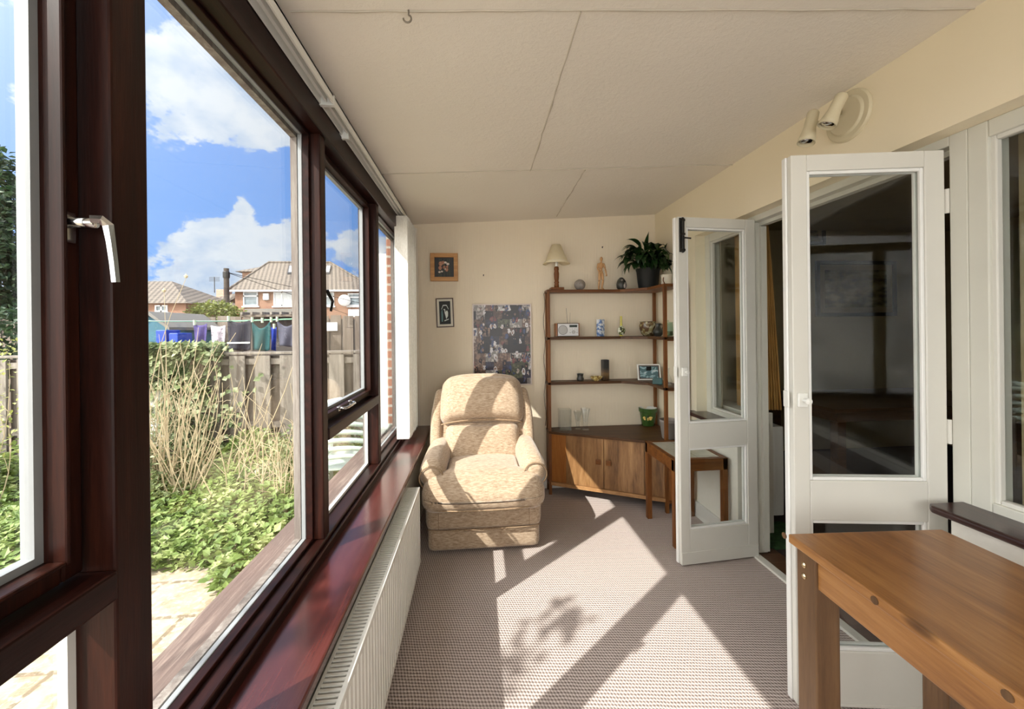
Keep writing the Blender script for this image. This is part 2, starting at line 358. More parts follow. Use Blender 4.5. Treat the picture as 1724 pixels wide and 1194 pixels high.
    n = t.noise(v, 45, 3, .6); base = t.mix(t.ramp(n, [(.42, (0, 0, 0)), (.5, (1, 1, 1))]), base, t.mix(.6, base, (.03, .025, .03)))
    dn_ = t.n('ShaderNodeTexNoise'); t.L.new(v, dn_.inputs['Vector']); dn_.inputs['Scale'].default_value = 40
    vm = t.n('ShaderNodeVectorMath', operation='MULTIPLY_ADD'); t.L.new(dn_.outputs['Color'], vm.inputs[0]); vm.inputs[1].default_value = (.03, .03, .03); t.L.new(t.coord((1, 1, .6)), vm.inputs[2])
    w = t.n('ShaderNodeTexVoronoi'); t.L.new(vm.outputs[0], w.inputs['Vector']); w.inputs['Scale'].default_value = 33; sc = t.n('ShaderNodeSeparateColor'); t.L.new(w.outputs['Color'], sc.inputs[0])
    cloth_ = t.ramp(sc.outputs[0], [(0, (.02, .02, .03)), (.35, (.60, .58, .60)), (.55, (.20, .06, .07)), (.65, (.05, .07, .16)), (.82, (.45, .38, .34)), (.92, (.03, .03, .03))], 'CONSTANT')
    skin = t.mix(sc.outputs[1], (.16, .09, .07), (.46, .30, .23))
    inner = t.ramp(w.outputs['Distance'], [(.19, (1, 1, 1)), (.26, (0, 0, 0))]); outer = t.ramp(w.outputs['Distance'], [(.46, (1, 1, 1)), (.50, (0, 0, 0))])
    on_ = t.ramp(sc.outputs[2], [(.34, (0, 0, 0)), (.36, (1, 1, 1))], 'CONSTANT')
    c = t.mix(t.math('MULTIPLY', outer, on_), base, cloth_); c = t.mix(t.math('MULTIPLY', inner, on_), c, skin)
    t.color(c); t.set(Roughness=.2); t.b.inputs['Specular IOR Level'].default_value = .3
    # landscape print
    t = NT('landscape_print'); v = t.coord((1, 1, 2.2)); n = t.noise(v, 7, 5)
    t.color(t.ramp(n, [(.38, (.05, .04, .015)), (.5, (.20, .17, .07)), (.62, (.36, .32, .18))])); t.set(Roughness=.5)
    # beach photograph
    t = NT('blue_photo'); v = t.coord((1, 1, 1.5)); n = t.noise(v, 22, 3)
    t.color(t.ramp(n, [(.38, (.10, .18, .20)), (.5, (.30, .46, .50)), (.6, (.58, .66, .68))], 'CONSTANT')); t.set(Roughness=.2)
    # mosaic glass bowl, patterned china
    t = NT('mosaic'); v = t.coord(); w = t.n('ShaderNodeTexVoronoi'); t.L.new(v, w.inputs['Vector']); w.inputs['Scale'].default_value = 48
    e = t.n('ShaderNodeTexVoronoi', feature='DISTANCE_TO_EDGE'); t.L.new(v, e.inputs['Vector']); e.inputs['Scale'].default_value = 48
    s2 = t.n('ShaderNodeSeparateColor'); t.L.new(w.outputs['Color'], s2.inputs[0])
    c = t.ramp(s2.outputs[0], [(0, (.10, .055, .025)), (.3, (.20, .13, .05)), (.55, (.30, .26, .12)), (.8, (.40, .36, .22))], 'CONSTANT')
    t.color(t.mix(t.ramp(e.outputs[0], [(.0, (1, 1, 1)), (.05, (0, 0, 0))]), c, (.07, .035, .015))); t.set(Roughness=.2)
    t = NT('blue_china'); v = t.coord((1, 1, 1), rot=(.6, .5, .3)); n = t.noise(v, 42, 3)
    t.color(t.ramp(n, [(.42, (.12, .20, .42)), (.47, (.35, .45, .62)), (.54, (.74, .76, .78))], 'CONSTANT')); t.set(Roughness=.2)
    t = NT('floral_china'); v = t.coord(); n = t.noise(v, 60, 2)
    t.color(t.ramp(n, [(.40, (.03, .03, .02)), (.46, (.25, .30, .06)), (.52, (.74, .74, .62))], 'CONSTANT')); t.set(Roughness=.2)
    t = NT('yellow_pattern'); v = t.coord(); n = t.noise(v, 90, 2)
    t.color(t.ramp(n, [(.42, (.20, .11, .03)), (.5, (.62, .46, .12)), (.58, (.70, .62, .34))])); t.set(Roughness=.3)
    t = NT('brown_vase'); v = t.coord(); sp = t.n('ShaderNodeSeparateXYZ'); t.L.new(v, sp.inputs[0]); n = t.noise(v, 50, 4)
    g = t.math('ADD', t.math('MULTIPLY', sp.outputs[2], 6), t.math('MULTIPLY', n, .35))
    t.color(t.ramp(g, [(.2, (.05, .03, .015)), (.5, (.20, .12, .05)), (.62, (.10, .07, .05)), (.78, (.03, .03, .03))])); t.set(Roughness=.35)
    # tiled top of the little table
    t = NT('tile_top'); v = t.coord(); n = t.noise(v, 18, 5)
    br = t.n('ShaderNodeTexBrick'); t.L.new(v, br.inputs['Vector']); br.inputs['Scale'].default_value = 1; br.offset = 0
    br.inputs['Brick Width'].default_value = .15; br.inputs['Row Height'].default_value = .15; br.inputs['Mortar Size'].default_value = .003
    br.inputs['Color1'].default_value = (.56, .55, .46, 1); br.inputs['Color2'].default_value = (.50, .50, .43, 1); br.inputs['Mortar'].default_value = (.34, .33, .28, 1)
    t.color(t.mix(t.ramp(n, [(.4, (0, 0, 0)), (.7, (.5, .5, .5))]), br.outputs[0], (.42, .44, .36))); t.set(Roughness=.25)
special()

# ------------------------------------------------------------------ builders
def wm(o):
    m = Matrix.LocRotScale(o.location, o.rotation_euler, None)
    return wm(o.parent) @ m if o.parent else m
def tag(o, label=None, cat=None, group=None, kind=None):
    if label: o['label'] = label
    if cat: o['category'] = cat
    if group: o['group'] = group
    if kind: o['kind'] = kind
    return o
def thing(name, label, cat, loc=(0, 0, 0), rz=0, group=None):
    o = bpy.data.objects.new(name, None); COL.objects.link(o); o.empty_display_size = .1
    o.location = loc; o.rotation_euler = (0, 0, rz)
    return tag(o, label, cat, group)
def obj(name, bm, mat, parent=None, bevel=0, smooth=False, local=False, sub=0, label=None, segs=2):
    bmesh.ops.recalc_face_normals(bm, faces=bm.faces)
    me = bpy.data.meshes.new(name)
    if parent:
        if not local: bmesh.ops.transform(bm, matrix=wm(parent).inverted(), verts=bm.verts)
        loc = Vector((0, 0, 0))
    else:
        xs = [v.co for v in bm.verts]
        loc = Vector(((min(c.x for c in xs)+max(c.x for c in xs))/2, (min(c.y for c in xs)+max(c.y for c in xs))/2, min(c.z for c in xs)))
        bmesh.ops.translate(bm, vec=-loc, verts=bm.verts)
    bm.to_mesh(me); bm.free()
    me.materials.append(MATS[mat] if isinstance(mat, str) else mat)
    o = bpy.data.objects.new(name, me); COL.objects.link(o); o.location = loc
    if parent: o.parent = parent
    if smooth:
        for p in me.polygons: p.use_smooth = True
    if bevel:
        m = o.modifiers.new('bevel', 'BEVEL'); m.width = bevel; m.segments = segs; m.limit_method = 'ANGLE'; m.angle_limit = math.radians(40)
    if sub:
        m = o.modifiers.new('subdivision', 'SUBSURF'); m.levels = sub; m.render_levels = sub
    if label: o['label'] = label
    return o
def B(): return bmesh.new()
def box(bm, x0, x1, y0, y1, z0, z1, M=None):
    vs = [bm.verts.new(Vector(p)) for p in ((x0, y0, z0), (x1, y0, z0), (x1, y1, z0), (x0, y1, z0), (x0, y0, z1), (x1, y0, z1), (x1, y1, z1), (x0, y1, z1))]
    for f in ((0, 3, 2, 1), (4, 5, 6, 7), (0, 1, 5, 4), (1, 2, 6, 5), (2, 3, 7, 6), (3, 0, 4, 7)): bm.faces.new([vs[i] for i in f])
    if M is not None:
        for v in vs: v.co = M @ v.co
    return bm
def bx(*a, M=None): return box(B(), *a, M=M)
def prism(bm, pts, z0, z1, M=None):
    """pts: outline in xy, extruded along z (then M)"""
    a = [bm.verts.new(Vector((p[0], p[1], z0))) for p in pts]; b = [bm.verts.new(Vector((p[0], p[1], z1))) for p in pts]
    n = len(pts); bm.faces.new(a[::-1]); bm.faces.new(b)
    for i in range(n): bm.faces.new((a[i], a[(i+1) % n], b[(i+1) % n], b[i]))
    if M is not None:
        for v in a+b: v.co = M @ v.co
    return bm
def lathe(bm, prof, cx=0, cy=0, cz=0, seg=28, M=None, cap=True):
    rings = []
    for (r, z) in prof:
        if r < 1e-5: rings.append([bm.verts.new(Vector((cx, cy, cz+z)))])
        else: rings.append([bm.verts.new(Vector((cx+r*math.cos(2*PI*i/seg), cy+r*math.sin(2*PI*i/seg), cz+z))) for i in range(seg)])
    for a, b in zip(rings, rings[1:]):
        for i in range(seg):
            j = (i+1) % seg
            if len(a) == 1 and len(b) == 1: continue
            if len(a) == 1: bm.faces.new((a[0], b[i], b[j]))
            elif len(b) == 1: bm.faces.new((a[i], a[j], b[0]))
            else: bm.faces.new((a[i], a[j], b[j], b[i]))
    if cap:
        for r in (rings[0], rings[-1]):
            if len(r) > 2:
                try: bm.faces.new(r)
                except ValueError: pass
    if M is not None:
        for r in rings:
            for v in r: v.co = M @ v.co
    return bm
def tube(bm, pts, r, seg=8, closed=False, cap=True):
    pts = [Vector(p) for p in pts]; n = len(pts); rings = []; prev = None
    for i, p in enumerate(pts):
        if closed: t = pts[(i+1) % n]-pts[i-1]
        else: t = pts[min(i+1, n-1)]-pts[max(i-1, 0)]
        t.normalize()
        if prev is None:
            up = Vector((0, 0, 1)) if abs(t.z) < .9 else Vector((1, 0, 0)); u = t.cross(up).normalized()
        else: u = (prev - t*prev.dot(t)).normalized()
        prev = u; w = t.cross(u); rr = r[i] if isinstance(r, (list, tuple)) else r
        rings.append([bm.verts.new(p+rr*(math.cos(2*PI*k/seg)*u+math.sin(2*PI*k/seg)*w)) for k in range(seg)])
    m = n if closed else n-1
    for i in range(m):
        a, b = rings[i], rings[(i+1) % n]
        for k in range(seg): bm.faces.new((a[k], a[(k+1) % seg], b[(k+1) % seg], b[k]))
    if not closed and cap:
        bm.faces.new(rings[0][::-1]); bm.faces.new(rings[-1])
    return bm
def cushion(bm, x0, x1, y0, y1, z0, z1, r=.04, bulge=(0, 0, 0, 0, 0, 0), n=14, fn=None, M=None):
    """rounded box; bulge per face (-x,+x,-y,+y,-z,+z)"""
    c = Vector(((x0+x1)/2, (y0+y1)/2, (z0+z1)/2)); h = Vector(((x1-x0)/2, (y1-y0)/2, (z1-z0)/2)); r = min(r, min(h)*.98)
    cache = {}
    def vert(i, j, k):
        key = (i, j, k)
        if key in cache: return cache[key]
        u = []
        for q, hh in zip((i, j, k), h):
            t = -1+2*q/n; u.append(t)
        u = Vector(u); 
        # bunch samples toward the corners so rounding is smooth
        p = Vector([math.copysign(abs(t)**.75, t) for t in u]); q = Vector((p.x*h.x, p.y*h.y, p.z*h.z))
        inn = Vector([max(-(hh-r), min(hh-r, qq)) for qq, hh in zip(q, h)]); d = q-inn
        if d.length > 1e-9:
            d = d.normalized()*r
        o = inn+d
        b = Vector((0, 0, 0))
        for ax in range(3):
            a1, a2 = (ax+1) % 3, (ax+2) % 3
            w = max(0, 1-u[a1]**2)*max(0, 1-u[a2]**2)
            if abs(u[ax]) > .999: b[ax] += (bulge[2*ax] if u[ax] < 0 else bulge[2*ax+1])*w*(1 if u[ax] > 0 else -1)
        o = c+o+b
        if fn: o = fn(o)
        if M is not None: o = M @ o
        cache[key] = bm.verts.new(o); return cache[key]
    for ax in range(3):
        for side in (0, n):
            for a in range(n):
                for b_ in range(n):
                    def mk(p, q):
                        t = [0, 0, 0]; t[ax] = side; t[(ax+1) % 3] = p; t[(ax+2) % 3] = q; return vert(*t)
                    f = [mk(a, b_), mk(a+1, b_), mk(a+1, b_+1), mk(a, b_+1)]
                    bm.faces.new(f if side else f[::-1])
    return bm
def frame_rect(bm, a0, a1, b0, b1, w, d0, d1, plane='xz', wt=None, wb=None):
    """rectangular frame: outer a0..a1 x b0..b1, bar w; depth d0..d1 along the remaining axis, mitre-free bars"""
    wt = w if wt is None else wt; wb = w if wb is None else wb
    bars = [(a0, a0+w, b0, b1), (a1-w, a1, b0, b1), (a0+w, a1-w, b0, b0+wb), (a0+w, a1-w, b1-wt, b1)]
    for (p, q, r, s) in bars:
        if plane == 'xz': box(bm, p, q, d0, d1, r, s)
        elif plane == 'yz': box(bm, d0, d1, p, q, r, s)
        else: box(bm, p, q, r, s, d0, d1)
    return bm
def struct(name, bm, mat, **k):
    o = obj(name, bm, mat, **k); o['kind'] = 'structure'; return o
def ellipsoid(bm, c, r, seg=16, rings=10, M=None):
    prof = [(max(0, math.sin(PI*i/rings)) if 0 < i < rings else 0, -math.cos(PI*i/rings)) for i in range(rings+1)]
    m = Matrix.Translation(c) @ (M if M is not None else Matrix.Identity(4)) @ Matrix.Diagonal((*r, 1))
    return lathe(bm, prof, seg=seg, M=m)
def leaf(bm, p, d, up, L, W, curl=.15):
    d = d.normalized(); s = d.cross(up)
    if s.length < 1e-3: s = d.cross(Vector((1, 0, 0)))
    s.normalize(); n = s.cross(d).normalized()
    a = bm.verts.new(p); b = bm.verts.new(p+d*L*.45+s*W*.5+n*curl*L*.3); c = bm.verts.new(p+d*L-n*curl*L); e = bm.verts.new(p+d*L*.45-s*W*.5+n*curl*L*.3)
    bm.faces.new((a, b, c, e))
def rv(s=1.0): 
    while True:
        v = Vector((random.uniform(-1, 1), random.uniform(-1, 1), random.uniform(-1, 1)))
        if .05 < v.length < 1: return v*s

# ------------------------------------------------------------------ the room
BY = 3.40      # back wall
RX = 1.58      # face of the house wall
NY = -1.70     # far end behind the camera
def cz(x): return 2.257+(x+.506)*.0542
def ceil_slab():
    bm = B(); x0, x1 = -.80, 1.95
    pts = [(x0, cz(x0)), (x1, cz(x1)), (x1, cz(x1)+.12), (x0, cz(x0)+.12)]
    a = [bm.verts.new((x, NY-.1, z)) for x, z in pts]; b = [bm.verts.new((x, BY+.12, z)) for x, z in pts]
    bm.faces.new(a[::-1]); bm.faces.new(b)
    for i in range(4): bm.faces.new((a[i], a[(i+1) % 4], b[(i+1) % 4], b[i]))
    return bm
struct('ceiling', ceil_slab(), 'ceiling_paint')
struct('floor', bx(-.56, 1.66, NY, BY+.1, -.08, 0), 'carpet')
struct('wall_back', bx(-.575, 1.95, BY, BY+.14, 0, 2.40), 'wallpaper')
bm = B()
box(bm, RX, 1.78, NY, BY, 2.03, 2.42)                     # lintel
box(bm, RX, 1.78, 2.76, BY, 0, 2.03)                      # pier by the corner
box(bm, RX, 1.78, NY, -1.05, 0, 2.03)                     # pier behind the camera
struct('wall_right', bm, 'cream_paint')
bm = B()
box(bm, RX, 1.78, 2.31, 2.76, 0, .735); box(bm, 1.78, 1.93, 2.46, 2.95, 0, .80)
box(bm, RX, 1.78, -1.05, 1.205, 0, .735)
struct('wall_right_low', bm, 'pale_paint')
# low wall under the long window, and unseen rear wall, glazed to let in fill light
struct('wall_left', bx(-.70, -.425, NY, BY, -.05, .535), 'pale_paint')
struct('wall_front', bx(-.70, 1.78, NY-.14, NY, -.05, .60), 'wallpaper')
bm = B(); frame_rect(bm, -.70, 1.78, .60, 2.20, .07, NY-.12, NY-.02, 'xz')
for x in (.1, .95): box(bm, x-.03, x+.03, NY-.12, NY-.02, .67, 2.13)
o = struct('window_7', bm, 'mahogany_upright', bevel=.003)
obj('pane', bx(-.63, 1.71, NY-.075, NY-.069, .67, 2.13), 'window_glass', o)
# joints between the ceiling boards: slightly raised, cracked filler strips
def joint(pts, w=.006):
    bm = B(); q = []
    P = []
    for (a, b) in zip(pts, pts[1:]):
        n = 24
        for i in range(n): P.append(Vector(a).lerp(Vector(b), i/n))
    P.append(Vector(pts[-1]))
    for i, p in enumerate(P):
        j = random.uniform(-.002, .002); z = cz(p.x)-.0025
        P[i] = Vector((p.x+(j if abs(pts[0][0]-pts[-1][0]) < .3 else 0), p.y+(j if abs(pts[0][0]-pts[-1][0]) >= .3 else 0), z+.001))
    tube(bm, P, [random.uniform(.0016, .0042) for _ in P], 5)
    return bm
def cpt(u, v):      # a pixel on the ceiling
    d = ray(u, v); t = (2.257+.506*.0542-EYE)/(d.z-.0542*d.x); p = Vector((0, 0, EYE))+d*t; return (p.x, p.y, 0)
for i, (a, b) in enumerate((((490, 19), (1650, 14)), ((640, 293), (1258, 276)), ((979, 18), (893, 288)), ((985, 286), (937, 364)))):
    struct('trim_%d' % (i+1), joint([cpt(*a), cpt(*b)]), 'ceiling_joint' if 'ceiling_joint' in MATS else plain('ceiling_joint', (.52, .47, .39), .9) and 'ceiling_joint')
# skirting boards
struct('baseboard_back', bx(-.39, 1.58, BY-.018, BY, 0, .10), 'skirting_white', bevel=.004)
bm = B(); box(bm, RX-.018, RX, 2.31, BY, 0, .11); box(bm, RX-.018, RX, -1.6, 1.19, 0, .11)
struct('baseboard_right', bm, 'skirting_white', bevel=.004)

# ---- long mahogany window ------------------------------------------------
XI, XO = -.56, -.636
WT = 2.09; WB = .615; TR = 1.005
struct('trim_6', bx(XO, XI+.012, NY, BY-.10, WT, 2.175), 'mahogany', bevel=.004)       # head
struct('trim_7', bx(XI-.05, XI, NY, BY-.10, 2.175, cz(-.57)-.004), 'mahogany')
struct('trim_8', bx(XO, XI+.004, NY, BY-.10, .54, WB), 'mahogany', bevel=.005)           # bottom rail
bm = B(); box(bm, XI+.004, XI+.018, NY, BY-.10, .54, .60); struct('trim_9', bm, 'mahogany', bevel=.004)
MULL = [(-1.70, -1.64), (-1.01, -.95), (-.22, -.16), (.668, .737), (1.50, 1.552), (2.312, 2.367), (3.16, 3.30)]
k = 10
for (a, b) in MULL:
    struct('trim_%d' % k, bx(XO, XI, a, b, WB, WT), 'mahogany_upright', bevel=.004); k += 1
# outside sill board, weathered
bm = B(); vs = []
for y in (NY-.1, BY): vs.append([bm.verts.new(p) for p in ((XO, y, .60), (-.80, y, .565), (-.80, y, .53), (XO, y, .53))])
a, b = vs
bm.faces.new(a[::-1]); bm.faces.new(b)
for i in range(4): bm.faces.new((a[i], a[(i+1) % 4], b[(i+1) % 4], b[i]))
struct('trim_20', bm, 'weathered_wood')
# inner sill board
struct('trim_21', bx(-.575, -.382, NY, BY-.002, .54, .57), 'sill_mahogany', bevel=.006)
def pane_bay(n, y0, y1, opening):
    nm = 'window_%d' % n
    if not opening:
        bm = B(); frame_rect(bm, y0, y1, WB, WT, .014, -.632, -.618, 'yz')
        w = struct(nm, bm, 'spacer_grey', bevel=.002)
        obj('pane', bx(-.628, -.622, y0+.012, y1-.012, WB+.012, WT-.012), 'window_glass', w)
        bm = B(); frame_rect(bm, y0, y1, WB, WT, .012, -.618, -.595, 'yz'); obj('glazing_bead', bm, 'mahogany', w, bevel=.002)
        bm = B(); frame_rect(bm, y0-.012, y1+.012, WB-.01, WT, .024, XO-.022, XO, 'yz'); obj('outer_frame', bm, 'weathered_pale', w)
        return w
    # transom, lower fixed pane and the opening sash above it
    w = struct(nm, bx(XO, XI+.004, y0, y1, TR-.045, TR), 'mahogany', bevel=.004)
    bm = B(); frame_rect(bm, y0, y1, WB, TR-.045, .013, -.632, -.618, 'yz'); obj('white_bead', bm, 'white_bead', w)
    obj('pane', bx(-.628, -.622, y0+.011, y1-.011, WB+.011, TR-.056), 'window_glass', w)
    bm = B(); frame_rect(bm, y0+.008, y1-.008, TR+.006, WT-.006, .032, -.650, -.598, 'yz'); 
    sash = obj('sash', bm, 'mahogany_upright', w, bevel=.004)
    bm = B(); frame_rect(bm, y0+.034, y1-.034, TR+.032, WT-.032, .007, -.618, -.590, 'yz'); obj('sash_moulding', bm, 'mahogany_upright', sash, bevel=.003)
    bm = B(); frame_rect(bm, y0+.040, y1-.040, TR+.038, WT-.038, .012, -.640, -.622, 'yz'); obj('spacer_bar', bm, 'spacer_grey', sash)
    obj('sash_pane', bx(-.634, -.628, y0+.042, y1-.042, TR+.04, WT-.04), 'window_glass', sash)
    return w
pane_bay(5, -1.64, -1.01, False); pane_bay(6, -.95, -.22, False)
w1 = pane_bay(1, -.16, .668, True)
w2 = pane_bay(2, .737, 1.50, False)
w3 = pane_bay(3, 1.552, 2.312, True)
w4 = pane_bay(4, 2.367, 3.16, False)
# cockspur handle on the near sash
def handle_upright(par, y, z):
    bm = B(); cushion(bm, -.600, -.592, y-.011, y+.009, z-.026, z+.020, .003, n=6)
    h = obj('handle', bm, 'chrome', par, smooth=True, label='chrome handle')
    bm = B(); tube(bm, [(-.594, y, z+.004), (-.560, y+.001, z+.004)], [.0085, .0075], 10)
    obj('boss', bm, 'chrome', h, smooth=True)
    bm = B(); pts = [(-.562, y-.005, z+.008), (-.553, y+.001, z+.009), (-.548, y+.007, z+.002), (-.547, y+.010, z-.022), (-.546, y+.013, z-.052), (-.545, y+.015, z-.082)]
    tube(bm, pts, [.006, .0072, .0074, .0062, .0058, .0056], 6); obj('lever', bm, 'chrome', h)
handle_upright(w1, .640, 1.530)
# bar handle on the bottom of the far sash
hy, hz = at(590, 683, 'x', -.57).y, TR+.032
bm = B(); tube(bm, [(-.596, hy-.075, hz), (-.572, hy-.070, hz), (-.566, hy-.05, hz), (-.566, hy+.05, hz), (-.572, hy+.070, hz), (-.596, hy+.075, hz)], .0065, 8)
h = obj('handle', bm, 'chrome', w3, smooth=True, label='satin metal bar handle')
bm = B(); box(bm, -.600, -.590, hy-.09, hy-.06, hz-.010, hz+.010); box(bm, -.600, -.590, hy+.06, hy+.09, hz-.010, hz+.010); obj('handle_plate', bm, 'chrome', h, bevel=.002)
# stay at the side of that sash (dark, seen against the sky)
bm = B(); p = at(551, 490, 'x', -.575); q = at(557, 524, 'x', -.575)
tube(bm, [(p.x-.02, p.y, p.z), p, (p.x+.01, (p.y+q.y)/2+.01, (p.z+q.z)/2), q], [.006, .008, .006, .005], 6); obj('catch', bm, 'black_iron', w3)

# ---- vertical blind --------------------------------------------------------
vb = thing('vertical_blind', 'cream fabric vertical blind drawn back in a stack above the far sill end', 'blind', (-.51, 2.9, .60))
bm = B(); box(bm, -.548, -.500, NY+.05, 3.30, 2.205, 2.212); box(bm, -.548, -.543, NY+.05, 3.30, 2.180, 2.212); box(bm, -.505, -.500, NY+.05, 3.30, 2.180, 2.212)
box(bm, -.527, -.521, NY+.05, 3.30, 2.186, 2.207)
obj('headrail', bm, 'white_plastic', vb, label='white slotted headrail')
obj('bracket', bx(-.549, -.499, 1.47, 1.485, 2.176, 2.214), 'white_plastic', vb); obj('bracket', bx(-.556, -.520, 1.70, 1.715, 2.165, 2.225), 'white_plastic', vb)
NS = 15
for i in range(NS):
    y = 2.812+i*.026; dx = random.uniform(-.003, .003)
    bm = B(); n = 6; rows = []
    for zi, z in enumerate((.632, 2.165)):
        rows.append([bm.verts.new((-.558+.089*j/n+dx, y+.006*math.sin(PI*j/n)+.002, z)) for j in range(n+1)])
    for j in range(n): bm.faces.new((rows[0][j], rows[0][j+1], rows[1][j+1], rows[1][j]))
    s = obj('slat', bm, 'blind_fabric', vb); m = s.modifiers.new('solid', 'SOLIDIFY'); m.thickness = .0012
    bm = B(); tube(bm, [(-.556+dx, y+.004, .624), (-.472+dx, y+.004, .624)], .0085, 8); obj('bottom_weight', bm, 'white_plastic', s)
bm = B(); 
for k2 in range(3):
    pts = [(-.468+.006*math.sin(t*.9+k2), 2.87+.05*k2+t*.006, .645-.018*math.sin(t*PI/8)**2) for t in range(9)]; tube(bm, pts, .002, 5)
tube(bm, [(-.467, 3.215, 2.18), (-.462, 3.215, 1.4), (-.462, 3.215, .62)], .0018, 5)
obj('bead_chain', bm, 'white_plastic', vb)

# ---- radiator --------------------------------------------------------------
ra = thing('radiator', 'long white convector radiator fixed under the window sill', 'radiator', (-.34, 1.2, .10))
ry0, ry1, rz0, rz1, rxf, rxb = .30, 2.245, .085, .500, -.326, -.398
bm = B(); pr = []; y = ry0; st = .0333
while y < ry1-.02:
    pr += [(rxf, y), (rxf, y+.018), (rxf-.006, y+.022), (rxf-.006, y+.029)]; y += st
pr += [(rxf, ry1)]
pts = pr+[(rxf-.012, ry1), (rxf-.012, ry0)]
prism(bm, pts, rz0+.02, rz1-.016); obj('front_panel', bm, 'radiator_white', ra)
bm = B(); box(bm, rxf-.012, rxf+.001, ry0-.004, ry1+.004, rz1-.018, rz1); box(bm, rxf-.012, rxf+.001, ry0-.004, ry1+.004, rz0, rz0+.022)
box(bm, rxb, rxb+.008, ry0, ry1, rz0, rz1); obj('back_panel', bm, 'radiator_white', ra, bevel=.002)
for y_ in (ry0-.002, ry1-.004): obj('side_panel', bx(rxb, rxf, y_, y_+.006, rz0, rz1), 'radiator_white', ra)
bm = B(); y = ry0+.01
while y < ry1-.01: box(bm, rxb+.006, rxf-.010, y, y+.0075, rz1-.008, rz1-.001); y += .0150
box(bm, rxb, rxb+.008, ry0, ry1, rz1-.006, rz1+.001); box(bm, rxf-.012, rxf, ry0, ry1, rz1-.004, rz1+.001)
obj('top_grille', bm, 'radiator_white', ra)
bm = B(); y = ry0+.01
while y < ry1-.01: box(bm, rxb+.012, rxf-.014, y, y+.0012, rz0+.03, rz1-.03); y += .012
obj('fins', bm, 'radiator_white', ra)
bm = B(); bm.free()
for y_ in (.6, 1.9): obj('wall_bracket', bx(-.424, rxb, y_, y_+.03, .12, .45), 'radiator_white', ra)

# ------------------------------------------------------------------ house wall joinery
FX0, FX1 = 1.655, 1.735
bm = B()
box(bm, FX0, FX1, 1.205, 1.257, 0, 2.03); box(bm, FX0, FX1, 2.262, 2.31, 0, 2.03); box(bm, FX0, FX1, 1.257, 2.262, 1.995, 2.03)
struct('trim_22', bm, 'white_gloss_warm', bevel=.003)
bm = B(); box(bm, FX0+.045, FX1, 1.257, 2.262, 1.975, 1.995); box(bm, FX0+.045, FX1, 2.245, 2.262, .02, 1.97); struct('trim_23', bm, 'white_gloss_warm')
struct('trim_24', bx(1.62, 1.665, 1.245, 2.262, -.01, .012), 'white_gloss', bevel=.003)
struct('trim_25', bx(1.665, 1.80, 1.245, 2.30, -.02, .006), 'dark_table_wood', bevel=.003)
def side_window(n, y0, y1, z0=.775, z1=2.03):
    bm = B(); frame_rect(bm, y0, y1, z0-.03, z1, .055, FX0, FX1, 'yz', wb=.045)
    w = struct('window_%d' % n, bm, 'white_gloss_warm', bevel=.004)
    bm = B(); frame_rect(bm, y0+.050, y1-.050, z0+.010, z1-.050, .018, FX0+.012, FX0+.035, 'yz'); obj('glazing_bead', bm, 'white_gloss', w, bevel=.004)
    obj('pane', bx(FX0+.036, FX0+.042, y0+.05, y1-.05, z0+.01, z1-.05), 'window_glass', w)
    return w
side_window(8, 2.31, 2.76); side_window(9, -1.05, 1.205)
for i, (a, b) in enumerate(((2.315, 2.81), (-1.1, 1.235))):
    bm = B()
    if i: prism(bm, [(1.665, a), (1.515, a), (1.515, b-.02), (1.535, b), (1.665, b)], .735, .760)
    else: prism(bm, [(1.665, a), (1.515, a), (1.515, b), (1.665, b)], .735, .760)
    struct('trim_%d' % (26+i), bm, 'dark_sill', bevel=.009, segs=3)

def door_leaf(n, fx, fy, hx, hy, thick_sign):
    """two-light glazed leaf; the face toward the camera runs from the free edge (fx,fy) to the hinge (hx,hy)"""
    w = math.hypot(hx-fx, hy-fy); ang = math.atan2(hy-fy, hx-fx)
    root = bpy.data.objects.new('door_%d' % n, None)
    M = Matrix.Translation((fx, fy, 0)) @ Matrix.Rotation(ang, 4, 'Z')
    T = .042; z0, z1 = (.010, 1.984) if n == 1 else (.010, 2.003); st = .055; sr = .066
    def bars(bm, a, b, c, d, d0=0, d1=T): return box(bm, a, b, d0, d1, c, d, M=M)
    lo0, lo1, up0, up1 = .205, .672, .815, z1-.058
    bm = B()
    bars(bm, 0, st, z0, z1); bars(bm, w-sr, w, z0, z1); bars(bm, st, w-sr, z0, lo0); bars(bm, st, w-sr, lo1, up0); bars(bm, st, w-sr, up1, z1)
    o = struct('door_%d' % n, bm, 'white_gloss', bevel=.003)
    # mouldings round each light, on both faces
    for (c, d) in ((lo0, lo1), (up0, up1)):
        bm = B()
        for (d0, d1) in ((.004, .016), (T-.016, T-.004)):
            bars(bm, st, st+.012, c, d, d0, d1); bars(bm, w-sr-.012, w-sr, c, d, d0, d1); bars(bm, st+.012, w-sr-.012, c, c+.012, d0, d1); bars(bm, st+.012, w-sr-.012, d-.012, d, d0, d1)
        obj('moulding', bm, 'white_bead', o, bevel=.003)
        bm = B(); bars(bm, st+.004, w-sr-.004, c+.004, d-.004, .018, .024); obj('pane', bm, 'window_glass', o)
    bm = B(); bars(bm, -.008, .0, z0, z1, .020, T); obj('rebate_strip', bm, 'white_bead', o, bevel=.003)
    bm = B(); bars(bm, 0.0, w-.002, z0, z0+.07, -.005, .0) if n == 2 else bars(bm, 0.0, w-.002, z0, z0+.012, -.003, 0); obj('weather_bar', bm, 'white_gloss', o, bevel=.002)
    for z in ((.25, .95, 1.76)):
        bm = B(); lathe(bm, [(.0065, 0), (.0065, .085)], seg=12, M=M @ Matrix.Translation((w+.007, .0 if n == 1 else T, z)))
        bars(bm, w-.003, w+.006, z, z+.085, .002, .030); obj('hinge', bm, 'white_gloss', o)
    return o, M, w, T
